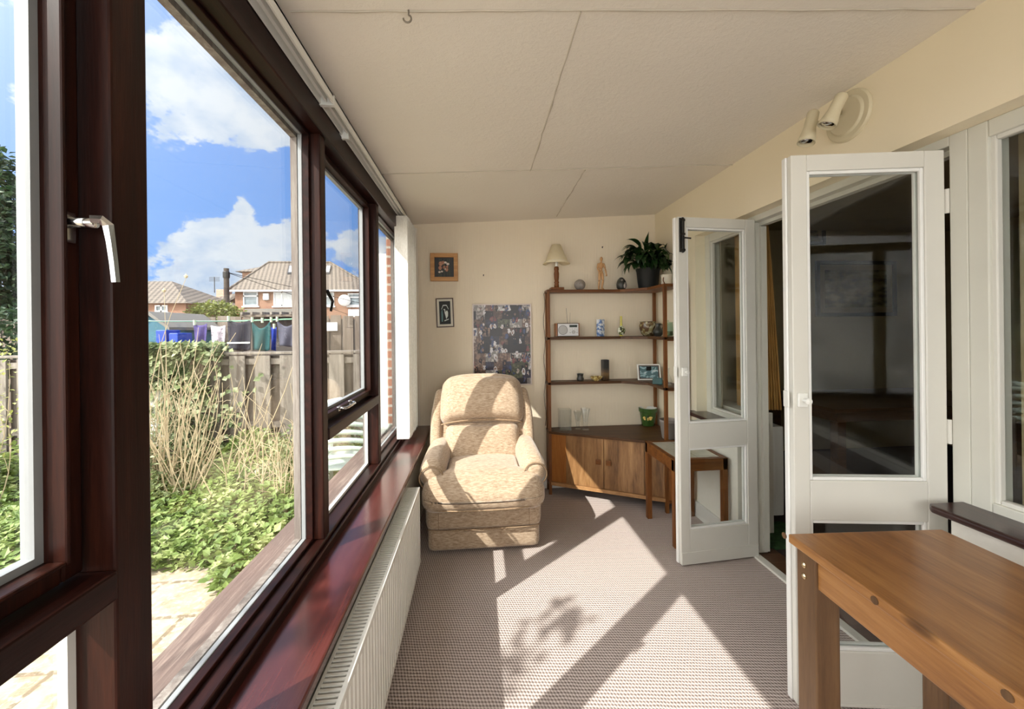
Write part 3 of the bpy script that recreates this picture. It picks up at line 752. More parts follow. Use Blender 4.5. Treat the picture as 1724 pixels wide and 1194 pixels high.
d1, M1, w1_, T1 = door_leaf(1, 1.130, 1.338, 1.644, 1.262, 1)
d2, M2, w2_, T2 = door_leaf(2, 1.150, 2.185, 1.650, 2.228, 1)
# catches on the meeting edges, bolt on the far leaf
for o, M, z in ((d1, M1, 1.105), (d2, M2, 1.115)):
    bm = B(); box(bm, -.016, -.010, .004, .034, z-.03, z+.03, M=M); box(bm, .012, .045, -.010, .0, z-.025, z+.025, M=M); 
    h = obj('catch', bm, 'white_plastic', o, bevel=.003, label='white painted catch')
    bm = B(); lathe(bm, [(.006, 0), (.006, .018), (.011, .020), (.011, .028), (0, .030)], seg=12, M=M @ Matrix.Translation((.030, -.010, z)) @ Matrix.Rotation(PI/2, 4, 'X')); obj('catch_knob', bm, 'white_plastic', h)
bm = B(); box(bm, .006, .038, -.008, 0, 1.800, 1.995, M=M2); b_ = obj('bolt', bm, 'black_iron', d2, bevel=.002, label='black iron bolt')
bm = B(); lathe(bm, [(.006, 0), (.006, .20)], seg=10, M=M2 @ Matrix.Translation((.022, -.013, 1.795))); tube(bm, [M2 @ Vector((.022, -.013, 1.875)), M2 @ Vector((.022, -.035, 1.875)), M2 @ Vector((.052, -.045, 1.87))], .005, 6)
for z in (1.81, 1.90, 1.98): box(bm, .010, .034, -.020, -.008, z-.006, z+.006, M=M2)
obj('bolt_rod', bm, 'black_iron', b_)

# ------------------------------------------------------------------ recliner
rc = thing('recliner_armchair', 'beige chenille recliner armchair with rolled arms beside the window sill', 'armchair', (.03, 2.75, 0), 0)
CX = .032
def f(name, bm, mat='chenille', par=rc, **k): return obj(name, bm, mat, par, smooth=True, **k)
bm = B(); cushion(bm, CX-.345, CX+.345, 2.45, 3.12, .015, .165, .035, (0, 0, .012, 0, 0, 0), 14); f('base', bm)
bm = B(); cushion(bm, CX-.350, CX+.350, 2.435, 3.05, .150, .300, .035, (0, 0, .014, 0, 0, 0), 14); f('leg_rest', bm)
def wfun(o):
    t = min(1, max(0, (o.y-2.46)/.09)); t = t*t*(3-2*t); hw = 1-t*.32
    o.x = CX+(o.x-CX)*hw
    z = o.z
    if z > .38: o.z += .012*math.sin((o.y-2.33)*5) - .02*max(0, (2.46-o.y)/.12)
    o.z += .010*max(0, o.y-2.5)
    return o
bm = B(); cushion(bm, CX-.368, CX+.368, 2.335, 2.86, .285, .475, .075, (0, 0, .03, 0, 0, .03), 30, wfun); f('seat_cushion', bm)
for s in (-1, 1):
    # arm: padded roll over a panel, lower at the front
    def af(o, s=s):
        t = (o.y-2.43)/.52
        o.z += .035*t+.015*math.sin(PI*min(1, max(0, t)))
        o.x += s*(-.020*t)
        return o
    ax = CX+s*.318
    bm = B(); cushion(bm, ax-.080, ax+.080, 2.44, 3.00, .395, .555, .072, (.0, .0, .006, 0, 0, .012), 18, af); a = f('arm', bm)
    ap = CX+s*.300
    bm = B(); cushion(bm, ap-.058, ap+.058, 2.455, 3.02, .16, .47, .03, n=10); f('arm_panel', bm, par=a)
    pts = []
    for i in range(25):
        t = -.30*PI+i*(1.60*PI)/24
        pts.append((ax+.071*math.cos(t), 2.4405+.004, .473+.071*math.sin(t)*1.0))
    bm = B(); tube(bm, pts, .0048, 6); f('piping', bm, 'chenille_piping', par=a)
lean = math.radians(24)
MB = Matrix.Translation((CX, 2.80, .44)) @ Matrix.Rotation(-lean, 4, 'X')
def taper(o):
    o.x *= 1+.10*(o.z-.25); return o
def crown(o):
    t = (o.z-.26)/.36
    if t > .7: o.z -= .022*(abs(o.x)/.3)**3*(t-.7)/.3
    o.x *= 1-.10*max(0, t-.55)
    if o.z < .34: o.z += .03*(1-(o.x/.3)**2)*(.34-o.z)/.08*.5
    return o
bm = B(); cushion(bm, -.345, .345, .03, .26, -.12, .57, .07, (0, 0, 0, .03, 0, .02), 18, lambda o: Vector((o.x*(1-.10*max(0, (o.z-.3)/.3)), o.y, o.z-.03*(abs(o.x)/.34)**3)), MB); f('back_shell', bm)
bm = B(); cushion(bm, -.265, .265, -.045, .16, -.03, .270, .055, (0, 0, .035, 0, 0, .02), 20, None, MB); f('lumbar_cushion', bm)
bm = B(); cushion(bm, -.305, .305, -.075, .16, .262, .630, .075, (0, 0, .045, 0, -.0, .02), 24, crown, MB); f('head_cushion', bm)
for s in (-1, 1):
    bm = B(); cushion(bm, s*.335-.04, s*.335+.04, -.01, .17, .10, .54, .036, n=12, fn=lambda o, s=s: Vector((o.x*(1-.09*max(0, (o.z-.35)/.2)), o.y, o.z)), M=MB); f('wing', bm)
# seam piping
def loop(par, fn, r=.0045):
    bm = B(); tube(bm, fn, r, 6); f('piping', bm, 'chenille_piping', par=par)
sc = next(c for c in rc.children if c.name.startswith('seat'))
loop(sc, [(CX+t*.345, 2.3365-.030*(1-t*t)+.03*abs(t)**6, .325) for t in [x/12 for x in range(-12, 13)]])
lr = next(c for c in rc.children if c.name.startswith('leg_rest'))
loop(lr, [(CX+t*.343, 2.437-.012*(1-t*t)+.020*abs(t)**8, .157) for t in [x/12 for x in range(-12, 13)]], .004)
for s in (-1, 1):
    loop(lr, [(CX+s*.275, 2.437-.010+.001, z) for z in (.17, .22, .285)], .0022)
lc = next(c for c in rc.children if c.name.startswith('head'))
loop(lc, [MB @ Vector((t*.295, -.060+.05*abs(t)**4, .268+.018*(1-t*t))) for t in [x/12 for x in range(-12, 13)]], .005)

# ------------------------------------------------------------------ corner shelf unit
PF = (.592, 3.262)          # left front post
PR = (1.385, 2.835)         # right front post
bk = thing('corner_shelf_unit', 'teak corner shelf unit with a two door cupboard at the bottom', 'shelf unit', (1.1, 3.15, 0))
PW = .024
ZT = [1.672, 1.278, .905, .502]      # undersides of the shelves / cupboard top
def post(x, y, z1=1.68, w=PW): 
    bm = B(); box(bm, x-w/2, x+w/2, y-w/2, y+w/2, 0, z1); return obj('post', bm, 'teak_upright', bk, bevel=.002)
post(*PF); post(PF[0]+.004, BY-.034); post(*PR); post(RX-.033, PR[1]); post(RX-.033, BY-.036, 1.70)
for z in (1.27, .90, .07):
    bm = B(); box(bm, PF[0]-.010, PF[0]+.010, PF[1], BY-.03, z, z+.022); obj('side_rail', bm, 'teak', bk)
    bm = B(); box(bm, PR[0], RX-.03, PR[1]-.010, PR[1]+.010, z, z+.022); obj('side_rail', bm, 'teak', bk)
sh = [(PF[0]-.012, PF[1]-.012), (1.20, PF[1]-.012), (PR[0]-.012, 3.11), (PR[0]-.012, PR[1]-.012), (RX-.024, PR[1]-.012), (RX-.024, BY-.022), (PF[0]-.012, BY-.022)]
shelves = []
for i, z in enumerate(ZT[:3]):
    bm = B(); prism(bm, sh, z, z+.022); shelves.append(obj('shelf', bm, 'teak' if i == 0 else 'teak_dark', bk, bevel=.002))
# cupboard: diagonal front from the left post to the right one
dv = Vector((PR[0]-PF[0], PR[1]-PF[1], 0)); DL = dv.length; dn = dv.normalized(); ang = math.atan2(dn.y, dn.x)
MC = Matrix.Translation((PF[0], PF[1], 0)) @ Matrix.Rotation(ang, 4, 'Z')
top = [(PF[0]-.012, PF[1]-.018), (PR[0]+.0, PR[1]-.022), (RX-.024, PR[1]-.022), (RX-.024, BY-.022), (PF[0]-.012, BY-.022)]
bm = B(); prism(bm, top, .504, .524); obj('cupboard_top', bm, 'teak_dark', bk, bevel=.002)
bm = B(); box(bm, .0, DL, -.016, -.010, .502, .522, M=MC); obj('edge_strip', bm, 'light_edge_wood', bk)
bm = B(); box(bm, .005, DL-.01, -.008, .010, .078, .105, M=MC); obj('plinth_rail', bm, 'light_edge_wood', bk)
bm = B(); box(bm, .012, DL-.012, .020, .034, .10, .504, M=MC); 
box(bm, PF[0]-.005, PF[0]+.010, PF[1], BY-.03, .09, .504); box(bm, PR[0], RX-.03, PR[1]-.006, PR[1]+.010, .09, .504)
box(bm, .02, DL-.02, .02, .05, .09, .10, M=MC)
obj('carcass', bm, 'cabinet_side_wood', bk)
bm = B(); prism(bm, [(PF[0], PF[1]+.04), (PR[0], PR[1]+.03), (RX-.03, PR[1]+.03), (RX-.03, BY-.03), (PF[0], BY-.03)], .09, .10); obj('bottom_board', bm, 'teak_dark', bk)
def dpos(s): return PF[0]+dn.x*s, PF[1]+dn.y*s
bm = B(); box(bm, .012, .135, .004, .018, .108, .501, M=MC); obj('side_panel', bm, 'cabinet_side_wood', bk, bevel=.001)
bm = B(); box(bm, DL-.155, DL-.014, .004, .018, .108, .501, M=MC); obj('side_panel', bm, 'cabinet_veneer', bk, bevel=.001)
mid = (.137+DL-.157)/2
for a, b, hx_ in ((.137, mid-.002, mid-.040), (mid+.002, DL-.157, mid+.040)):
    bm = B(); box(bm, a, b, .000, .018, .108, .501, M=MC); d = obj('door', bm, 'cabinet_veneer', bk, bevel=.0015)
    bm = B(); cushion(bm, hx_-.020, hx_+.020, -.024, -.014, .30, .34, .004, n=6, M=MC); box(bm, hx_-.007, hx_+.007, -.014, 0, .31, .33, M=MC); obj('handle', bm, 'teak', d, label='square wooden handle')

# ---- little tiled table ----------------------------------------------------
A_ = Vector((1.228, 2.775)); B_ = Vector((1.218, 2.385))
tb = thing('side_table', 'small teak side table with a pale tiled top behind the far glazed door', 'table', (1.38, 2.58, 0))
tx0, tx1, ty0, ty1, tz = 1.203, 1.555, 2.365, 2.79, .550
for x in (tx0, tx1-.034):
    for y in (ty0, ty1-.034): 
        bm = B(); box(bm, x, x+.034, y, y+.034, 0, tz-.002); obj('leg', bm, 'teak_upright', tb, bevel=.003)
bm = B(); frame_rect(bm, tx0, tx1, ty0, ty1, .034, tz-.075, tz, 'xy'); obj('apron', bm, 'teak', tb, bevel=.002)
bm = B(); box(bm, tx0+.034, tx1-.034, ty0+.034, ty1-.034, tz-.02, tz-.002); obj('tile_top', bm, 'tile_top', tb)

# ------------------------------------------------------------------ pine table in front
pt = thing('pine_table', 'knotty pine table with screwed legs in the right foreground', 'table', (1.15, .75, 0), math.radians(-3))
# local frame: long side along y; far-left corner of the top
MP = Matrix.Translation((1.15, .75, 0)) @ Matrix.Rotation(math.radians(-3), 4, 'Z')
FLc = MP.inverted() @ Vector((.922, 1.118, 0)); px0 = FLc.x; py1 = FLc.y; px1 = px0+.478; py0 = py1-1.25; ptz = .748
nb = 5; bwid = (px1-px0)/nb
bm = B(); box(bm, px0, px1, py0, py1, ptz-.026, ptz); obj('tabletop', bm, 'pine', pt, bevel=.004, local=True)
bm = B(); box(bm, px0+.022, px0+.044, py0+.05, py1-.06, ptz-.115, ptz-.026); box(bm, px1-.044, px1-.022, py0+.05, py1-.06, ptz-.115, ptz-.026)
box(bm, px0+.05, px1-.05, py1-.060, py1-.038, ptz-.115, ptz-.026); box(bm, px0+.05, px1-.05, py0+.038, py0+.060, ptz-.115, ptz-.026)
obj('apron', bm, 'pine', pt, bevel=.003, local=True)
for (x, y) in ((px0+.014, py1-.085), (px1-.084, py1-.085), (px0+.014, py0+.015), (px1-.084, py0+.015)):
    bm = B(); box(bm, x, x+.070, y, y+.070, 0, ptz-.026); lg = obj('leg', bm, 'pine_upright', pt, bevel=.004, local=True)
    if x < 0 and y > 0:
        for dz in (.068, .100):
            bm = B(); lathe(bm, [(.008, 0), (.008, .003), (.004, .006), (0, .006)], seg=14, M=Matrix.Translation((x, y+.040, ptz-dz)) @ Matrix.Rotation(-PI/2, 4, 'Y')); obj('bolt_head', bm, 'brass', lg, local=True)
for i, y in enumerate((.37, .08, -.16)):
    bm = B(); lathe(bm, [(.009, 0), (.009, .0025), (0, .0025)], seg=14, M=Matrix.Translation((px0+.0, y, ptz-.013)) @ Matrix.Rotation(-PI/2, 4, 'Y')); obj('wooden_plug', bm, 'pine_upright', pt, local=True)

# ------------------------------------------------------------------ wall spotlight
sp = thing('wall_spotlight', 'cream twin-headed spotlight high on the wall above the near glazed door', 'light', (RX, 1.68, 2.26))
cb = at(1430, 196, 'x', RX)
RYm = Matrix.Rotation(-PI/2, 4, 'Y')
bm = B(); lathe(bm, [(.104, 0), (.104, .008), (.098, .014), (.080, .016), (.072, .024), (.0, .026)], seg=40, M=Matrix.Translation(cb) @ RYm); obj('wall_plate', bm, 'cream_enamel', sp, smooth=False, bevel=.002)
def spot(c_top, c_bot, arm_from):
    a = Vector(c_top); b = Vector(c_bot); d = (b-a); L = d.length; q = d.to_track_quat('Z', 'Y').to_matrix().to_4x4()
    M = Matrix.Translation(a) @ q
    bm = B(); lathe(bm, [(0, 0), (.017, .002), (.022, .010), (.0225, .050), (.022, L*.50), (.026, L*.68), (.031, L*.85), (.033, L), (.031, L), (.028, L*.85), (.0, L*.80)], seg=28, M=M)
    h = obj('spot_head', bm, 'cream_enamel', sp, smooth=True)
    bm = B(); lathe(bm, [(.027, L*.86), (.027, L*.93), (.018, L*.965), (0, L*.975)], seg=24, M=M); obj('bulb', bm, 'spot_bulb', h, smooth=True)
    m = a+d*.33
    bm = B(); tube(bm, [arm_from, Vector(arm_from).lerp(m, .5)+Vector((0, 0, .004)), m], .0065, 8); obj('arm', bm, 'cream_enamel', h, smooth=True)
spot(at(1419, 158, 'x', 1.45), at(1392, 212, 'x', 1.40), (RX-.02, cb.y+.02, cb.z+.02))
spot(at(1370, 187, 'x', 1.44), at(1357, 241, 'x', 1.40), (RX-.02, cb.y+.06, cb.z-.01))
# ceiling hook
hk = cpt(688, 17); bm = B(); hx0, hy0 = hk[0], hk[1]; hz0 = cz(hx0)
pts = [(hx0, hy0, hz0), (hx0, hy0, hz0-.012)]+[(hx0+.010*math.sin(t)-.000, hy0, hz0-.022-.010*math.cos(t)+.0) for t in [x*PI/8 for x in range(1, 13)]]
pts = [(hx0, hy0, hz0), (hx0, hy0, hz0-.014)]+[(hx0-.004+.011*math.sin(t), hy0, hz0-.024+.011*math.cos(t)) for t in [x*PI/8 for x in range(1, 13)]]
tube(bm, pts, .0026, 6); tag(obj('ceiling_hook', bm, plain('hook_grey', (.25, .22, .18), .4, .5) and 'hook_grey', smooth=True), 'small metal cup hook screwed into the ceiling', 'hook')
for i, (u, v, lb) in enumerate(((814, 463, 'bare nail in the wall right of the oak framed shell picture'), (1014, 416, 'small nail in the wall above the wooden mannequin'))):
    p = at(u, v, 'y', BY); bm = B(); lathe(bm, [(.0025, 0), (.0025, .012), (.004, .013), (0, .014)], seg=8, M=Matrix.Translation(p) @ Matrix.Rotation(PI/2, 4, 'X')); box(bm, p.x-.004, p.x+.004, p.y-.002, p.y, p.z-.010, p.z+.004); tag(obj('nail', bm, 'black_iron'), lb, 'nail')

# ------------------------------------------------------------------ pictures
def pic(name, label, u0, v0, u1, v1, fw, fmat, depth=.02, tilt=0, y=BY):
    a = at(u0, v0, 'y', y-depth); b = at(u1, v1, 'y', y-depth)
    c = ((a.x+b.x)/2, y, (a.z+b.z)/2); hw = (b.x-a.x)/2; hh = (a.z-b.z)/2
    t = thing(name, label, 'picture', c); t.rotation_euler = (0, tilt, 0)
    bm = B(); frame_rect(bm, -hw, hw, -hh, hh, fw, -depth, -.001, 'xz'); obj('frame', bm, fmat, t, bevel=.0015, local=True)
    return t, hw, hh
t, hw, hh = pic('framed_picture', 'square oak box frame holding shells and dried flowers', 724, 426, 771, 473, .034, 'oak_frame', .035)
bm = B(); box(bm, -hw+.03, hw-.03, -.008, -.002, -hh+.03, hh-.03); obj('backing', bm, 'charcoal', t, local=True)
bm = B()
for x in (-.045, -.03, .03, .045, .0): tube(bm, [(x, -.010, -hh+.035), (x*.9, -.012, hh-.045)], .002, 5)
obj('dried_stems', bm, 'dried_green', t, local=True)
bm = B(); R2 = random.Random(3)
for (x, z, r) in ((-.03, .03, .018), (-.035, -.005, .016), (-.01, .04, .014), (.0, -.0, .013), (.02, -.02, .015), (.025, .005, .010)): ellipsoid(bm, (x, -.014, z), (r, .006, r*1.1), 10, 6)
obj('dried_flowers', bm, 'dried_pink', t, smooth=True, local=True)
bm = B()
for (x, z, r) in ((.01, .04, .012), (.03, .028, .013), (-.04, -.04, .011), (-.02, -.035, .010), (.01, -.015, .009)):
    obj('shell', ellipsoid(B(), (x, -.015, z), (r, .006, r*.8), 10, 6), 'shell_white', t, smooth=True, local=True)
bm.free()
t, hw, hh = pic('framed_picture', 'narrow dark framed picture of a white heron on black, hanging slightly crooked', 734, 502, 764, 551, .008, 'dark_frame', .016, math.radians(-1.6))
bm = B(); box(bm, -hw+.006, hw-.006, -.008, -.002, -hh+.006, hh-.006); obj('mount', bm, 'picture_mount', t, local=True)
iw, ih = hw-.026, hh-.026
bm = B(); box(bm, -iw, iw, -.010, -.008, -ih, ih); obj('print', bm, 'black_paper', t, local=True)
MX = Matrix.Rotation(PI/2, 4, 'X')
def flat(par, name, pts, mat, y=-.011):
    bm = B(); prism(bm, pts, 0, .001, M=Matrix.Translation((0, y, 0)) @ MX); return obj(name, bm, mat, par, local=True)
flat(t, 'heron', [(.010, -.055), (.014, -.045), (.024, -.03), (.026, .0), (.020, .018), (.012, .016), (.006, .004), (.004, .015), (.002, .03), (-.008, .032), (-.012, .022), (-.004, .024), (-.003, .014), (-.003, .0), (.002, -.02), (.006, -.04)], 'heron_white')
flat(t, 'reeds', [(-.030, -.075), (-.020, -.075), (-.016, -.02), (-.022, .03), (-.030, .01)], 'heron_teal')
flat(t, 'branch', [(-.006, -.072), (.030, -.058), (.030, -.052), (-.006, -.064)], 'heron_white')
flat(t, 'arch', [(-.028, .025), (-.012, .058), (.014, .058), (.030, .025), (.030, .034), (.016, .066), (-.014, .066), (-.028, .034)], 'heron_white')
t, hw, hh = pic('photo_collage', 'tall poster frame packed with a collage of family photographs above the armchair', 795, 512, 896, 648, .010, plain('silver_frame', (.50, .42, .38), .35, .3) and 'silver_frame', .014)
bm = B(); box(bm, -hw+.008, hw-.008, -.010, -.001, -hh+.008, hh-.008); obj('photographs', bm, 'collage', t, local=True)

# ------------------------------------------------------------------ things on the shelves
def base(u, v, z):    # where a ray through a pixel meets a shelf height
    return at(u, v, 'z', z)
def on(u, y, z): d = ray(u, 555); k = y/d.y; return Vector((d.x*k, y, z))
Z1, Z2, Z3, Z4 = ZT[0]+.0225, ZT[1]+.0225, ZT[2]+.0225, .5245
def L1(name, label, cat, prof, mat, p, seg=28, group=None):
    bm = B(); lathe(bm, prof, p.x, p.y, p.z, seg); o = obj(name, bm, mat, smooth=True); tag(o, label, cat, group)
    m = o.modifiers.new('edge', 'EDGE_SPLIT'); m.split_angle = math.radians(50); return o
# lamp
p = on(938, 3.315, Z1)
lp = thing('table_lamp', 'turned wood table lamp with a wide cream shade on top of the shelf unit', 'lamp', p)
bm = B(); box(bm, p.x-.055, p.x+.055, p.y-.045, p.y+.045, p.z, p.z+.022); obj('base', bm, 'teak_upright', lp, bevel=.004)
bm = B(); lathe(bm, [(.020, .022), (.019, .05), (.016, .055), (.021, .062), (.021, .070), (.016, .076), (.020, .10), (.022, .14), (.017, .165), (.021, .172), (.019, .195), (.012, .20)], p.x, p.y, p.z, 20); obj('column', bm, 'teak_upright', lp, smooth=True)
bm = B(); lathe(bm, [(.011, .20), (.013, .205), (.013, .235), (.008, .24), (.008, .25)], p.x, p.y, p.z, 16); hd = obj('bulb_holder', bm, 'white_plastic', lp, smooth=True)
sz = p.z+.222
bm = B(); R0_, R1_, H_ = .115, .038, .160
lathe(bm, [(R0_, 0), (.093, .020), (R1_, H_)], p.x, p.y, sz, 40, cap=False); s = obj('lamp_shade', bm, 'shade_fabric', lp, smooth=True); s.modifiers.new('solid', 'SOLIDIFY').thickness = .0015
bm = B(); tube(bm, [(p.x+.093*math.cos(a), p.y+.093*math.sin(a), sz+.020) for a in [2*PI*i/36 for i in range(36)]], .0013, 5, closed=True)
for a in (0, PI/2, PI, 3*PI/2): tube(bm, [(p.x+.012*math.cos(a), p.y+.012*math.sin(a), sz+.012), (p.x+.030*math.cos(a), p.y+.030*math.sin(a), sz+.055), (p.x+.040*math.cos(a), p.y+.040*math.sin(a), sz+H_-.004)], .0012, 5)
obj('shade_carrier', bm, 'white_plastic', s)
bm = B(); pts = [(p.x-.05, p.y+.02, p.z+.004), (p.x-.075, p.y+.02, p.z+.003)]+[(PF[0]-.030+.008*math.sin(i*1.3), 3.30+.004*math.cos(i), p.z-.03-i*.065) for i in range(18)]
tube(bm, pts, .0025, 5); obj('flex', bm, 'flex_brown', lp, smooth=True)
p = on(977, 3.32, Z1); bm = B(); ellipsoid(bm, (p.x, p.y, p.z+.046), (.047, .047, .046), 24, 16); tag(obj('stone_ball', bm, 'stone_ball', smooth=True), 'mottled grey stone ball beside the table lamp', 'ornament')
# mannequin
p = on(1013, 3.30, Z1)
mn = thing('artist_mannequin', 'jointed pale wooden artist mannequin standing on top of the shelf unit', 'figurine', p)
s_ = 1.0
def seg(a, b, r0, r1, name, par=mn):
    A = Vector(a)+p; Bv = Vector(b)+p; bm = B(); n = 7
    tube(bm, [A.lerp(Bv, i/n) for i in range(n+1)], [r0*.55+(0 if i in (0, n) else (r0*(1-i/n)+r1*i/n)*.45+(r1-r0)*.5*(i/n)) if 1 else 0 for i in range(n+1)], 10); return obj(name, bm, 'mannequin_wood', par, smooth=True)
bm = B(); lathe(bm, [(.0, 0), (.026, 0), (.026, .008), (0, .009)], p.x, p.y, p.z, 20); obj('stand', bm, 'mannequin_wood', mn)
bm = B(); ellipsoid(bm, p+Vector((.004, 0, .262)), (.0125, .014, .019)); obj('head', bm, 'mannequin_wood', mn, smooth=True)
seg((.004, 0, .245), (.002, 0, .225), .007, .007, 'neck')
bm = B(); ellipsoid(bm, p+Vector((0, 0, .207)), (.025, .014, .027)); obj('chest', bm, 'mannequin_wood', mn, smooth=True)
bm = B(); ellipsoid(bm, p+Vector((-.002, 0, .172)), (.014, .011, .016)); obj('waist', bm, 'mannequin_wood', mn, smooth=True)
bm = B(); ellipsoid(bm, p+Vector((-.003, 0, .150)), (.020, .013, .017)); obj('pelvis', bm, 'mannequin_wood', mn, smooth=True)
for (a, b, r0, r1, nm) in (((-.022, 0, .226), (-.030, 0, .180), .009, .007, 'upper_arm'), ((-.030, 0, .180), (-.020, -.02, .148), .007, .006, 'forearm'),
                           ((.022, 0, .226), (.036, 0, .180), .009, .007, 'upper_arm'), ((.036, 0, .180), (.043, -.01, .135), .007, .006, 'forearm'), ((.043, -.01, .136), (.042, -.014, .115), .006, .008, 'hand'),
                           ((-.011, 0, .146), (-.016, -.004, .078), .012, .010, 'thigh'), ((-.016, -.004, .078), (-.022, .004, .014), .010, .006, 'calf'), ((-.022, .004, .013), (-.027, -.018, .009), .008, .007, 'foot'),
                           ((.009, 0, .146), (.014, -.006, .080), .012, .010, 'thigh'), ((.014, -.006, .080), (.006, .004, .014), .010, .006, 'calf'), ((.006, .004, .013), (.009, -.018, .009), .008, .007, 'foot')):
    seg(a, b, r0, r1, nm)
# owl-like pottery
p = on(1047, 3.30, Z1); o = L1('pottery_owl', 'dark rounded pottery owl with pale eyes, left of the potted plant', 'ornament', [(0, 0), (.028, 0), (.040, .02), (.043, .05), (.036, .075), (.026, .090), (.012, .104), (0, .106)], 'dark_glaze', p)
bm = B(); ellipsoid(bm, p+Vector((.018, -.036, .035)), (.017, .008, .026)); ellipsoid(bm, p+Vector((-.006, -.030, .078)), (.011, .008, .012)); obj('pale_patches', bm, 'stone_ball', o, smooth=True)
bm = B(); box(bm, -.012, .012, -.02, .0, 0, .02)
bm.free()
# peace lily
p = on(1092, 3.24, Z1); p.x -= .0
pl = thing('potted_plant', 'leafy green peace lily in a black pot on top of the shelf unit', 'plant', p)
bm = B(); lathe(bm, [(0, 0), (.072, 0), (.080, .02), (.094, .150), (.098, .155), (.098, .170), (.090, .170), (.086, .150), (0, .148)], p.x, p.y, p.z, 32); pot = obj('pot', bm, 'black_pot', pl, smooth=True); pot.modifiers.new('e', 'EDGE_SPLIT').split_angle = math.radians(50)
bm = B(); lathe(bm, [(0, .146), (.085, .150)], p.x, p.y, p.z, 24, cap=False); obj('soil', bm, 'soil', pl)
bm = B(); R3 = random.Random(11); bs = B()
def bigleaf(bm, base_, dirv, L, W, droop, up=.6):
    d = Vector((dirv[0], dirv[1], 0)).normalized(); n = 8; side = Vector((-d.y, d.x, 0)); cur = Vector(base_); e = up; rows = []
    tl = R3.uniform(-.5, .5)
    for i in range(n+1):
        t = i/n; w = W*(math.sin(PI*min(1, t*1.02)**.8))*.5 if i < n else 0
        w = max(w, .0008); nn = Vector((0, 0, 1)); sd = (side+nn*tl*.6).normalized()
        fold = nn*w*.35
        rows.append([bm.verts.new(cur-sd*w+fold), bm.verts.new(cur), bm.verts.new(cur+sd*w+fold)])
        a = e-droop*t; cur = cur+(d*math.cos(a)+Vector((0, 0, 1))*math.sin(a))*(L/n)
    for a, b in zip(rows, rows[1:]):
        for j in (0, 1): bm.faces.new((a[j], a[j+1], b[j+1], b[j]))
cnt = 0
for i in range(150):
    a = R3.uniform(0, 2*PI); dirv = (math.cos(a), math.sin(a))
    ln = R3.uniform(.05, .17); elev = R3.uniform(.35, 1.45)
    st0 = Vector((p.x+.03*dirv[0], p.y+.03*dirv[1], p.z+.15)); 
    tip = st0+Vector((dirv[0]*ln*math.cos(elev)*1.0, dirv[1]*ln*math.cos(elev), ln*math.sin(elev)*.9+.035))
    L = R3.uniform(.12, .19)
    reach = tip+Vector((dirv[0], dirv[1], 0))*L*.8
    if reach.y > BY-.03 or reach.x > RX-.03: continue
    tube(bs, [st0, st0.lerp(tip, .5)+Vector((0, 0, .008)), tip], [.0025, .002, .0016], 5)
    bigleaf(bm, tip, dirv, L, R3.uniform(.042, .066), R3.uniform(1.2, 2.6), min(1.1, elev*.75)); cnt += 1
for i in range(46):            # long low leaves that hang over the rim
    a = R3.uniform(-.95*PI, .10*PI); dirv = (math.cos(a), math.sin(a)); st0 = Vector((p.x+.05*dirv[0], p.y+.05*dirv[1], p.z+.15)); tip = Vector((p.x+dirv[0]*R3.uniform(.07, .12), p.y+dirv[1]*R3.uniform(.07, .11), p.z+R3.uniform(.16, .24)))
    tube(bs, [st0, st0.lerp(tip, .5)+Vector((0, 0, .01)), tip], [.0025, .002, .0016], 5); bigleaf(bm, tip, dirv, R3.uniform(.11, .17), R3.uniform(.040, .060), R3.uniform(1.5, 2.4), R3.uniform(.1, .6))
for (dx_, dz, L) in ((-.03, .11, .20), (.05, .07, .13), (.12, .09, .14), (-.08, .10, .12)):
    bigleaf(bm, (p.x+dx_, p.y-.02, p.z+.17+dz), (dx_+.02, -.25), L, .035, .7, 1.45)
obj('leaves', bm, 'lily_leaf', pl, smooth=True); obj('stems', bs, 'lily_leaf', pl)
# white mug with a small figure on the wing
p = base(1129, 476, Z1); p = Vector((1.49, 3.02, Z1))
o = L1('planter_mug', 'white ceramic planter mug at the right end of the top shelf', 'mug', [(0, 0), (.030, 0), (.038, .01), (.041, .085), (.043, .090), (.038, .090), (.035, .02), (0, .015)], 'mug_white', p)
bm = B(); tube(bm, [p+Vector((-.03, -.03, .02)), p+Vector((-.045, -.04, .04)), p+Vector((-.04, -.035, .065))], .004, 6); obj('twig_figure', bm, 'teak', o)
# radio
p = on(955, 3.325, Z2)
rd = thing('radio', 'white portable radio with a round speaker and wooden sides on the second shelf', 'radio', p)
w_, d_, h_ = .092, .034, .115
bm = B(); box(bm, p.x-w_, p.x+w_, p.y-d_, p.y+d_, p.z+.004, p.z+h_); obj('body', bm, 'dark_frame', rd, bevel=.005)
obj('side_cheek', bx(p.x-w_-.014, p.x-w_, p.y-d_, p.y+d_, p.z+.004, p.z+h_), 'cabinet_side_wood', rd, bevel=.003); obj('side_cheek', bx(p.x+w_, p.x+w_+.006, p.y-d_, p.y+d_, p.z+.004, p.z+h_), 'cabinet_side_wood', rd, bevel=.003)
bm = B(); box(bm, p.x-w_+.004, p.x+w_-.004, p.y-d_-.004, p.y-d_, p.z+.008, p.z+h_-.005); fp = obj('front_plate', bm, 'radio_white', rd, bevel=.002)
MF = lambda x, z, dy=.004: Matrix.Translation((p.x+x, p.y-d_-dy, p.z+z)) @ MX
bm = B(); lathe(bm, [(0, 0), (.037, 0), (.037, .0015), (0, .003)], seg=36, M=MF(-.045, .058)); obj('speaker_grille', bm, 'radio_grey', fp)
bm = B(); tube(bm, [(p.x-.045+.0385*math.cos(a), p.y-d_-.005, p.z+.058+.0385*math.sin(a)) for a in [2*PI*i/32 for i in range(32)]], .0014, 5, closed=True); obj('speaker_ring', bm, 'charcoal', fp)
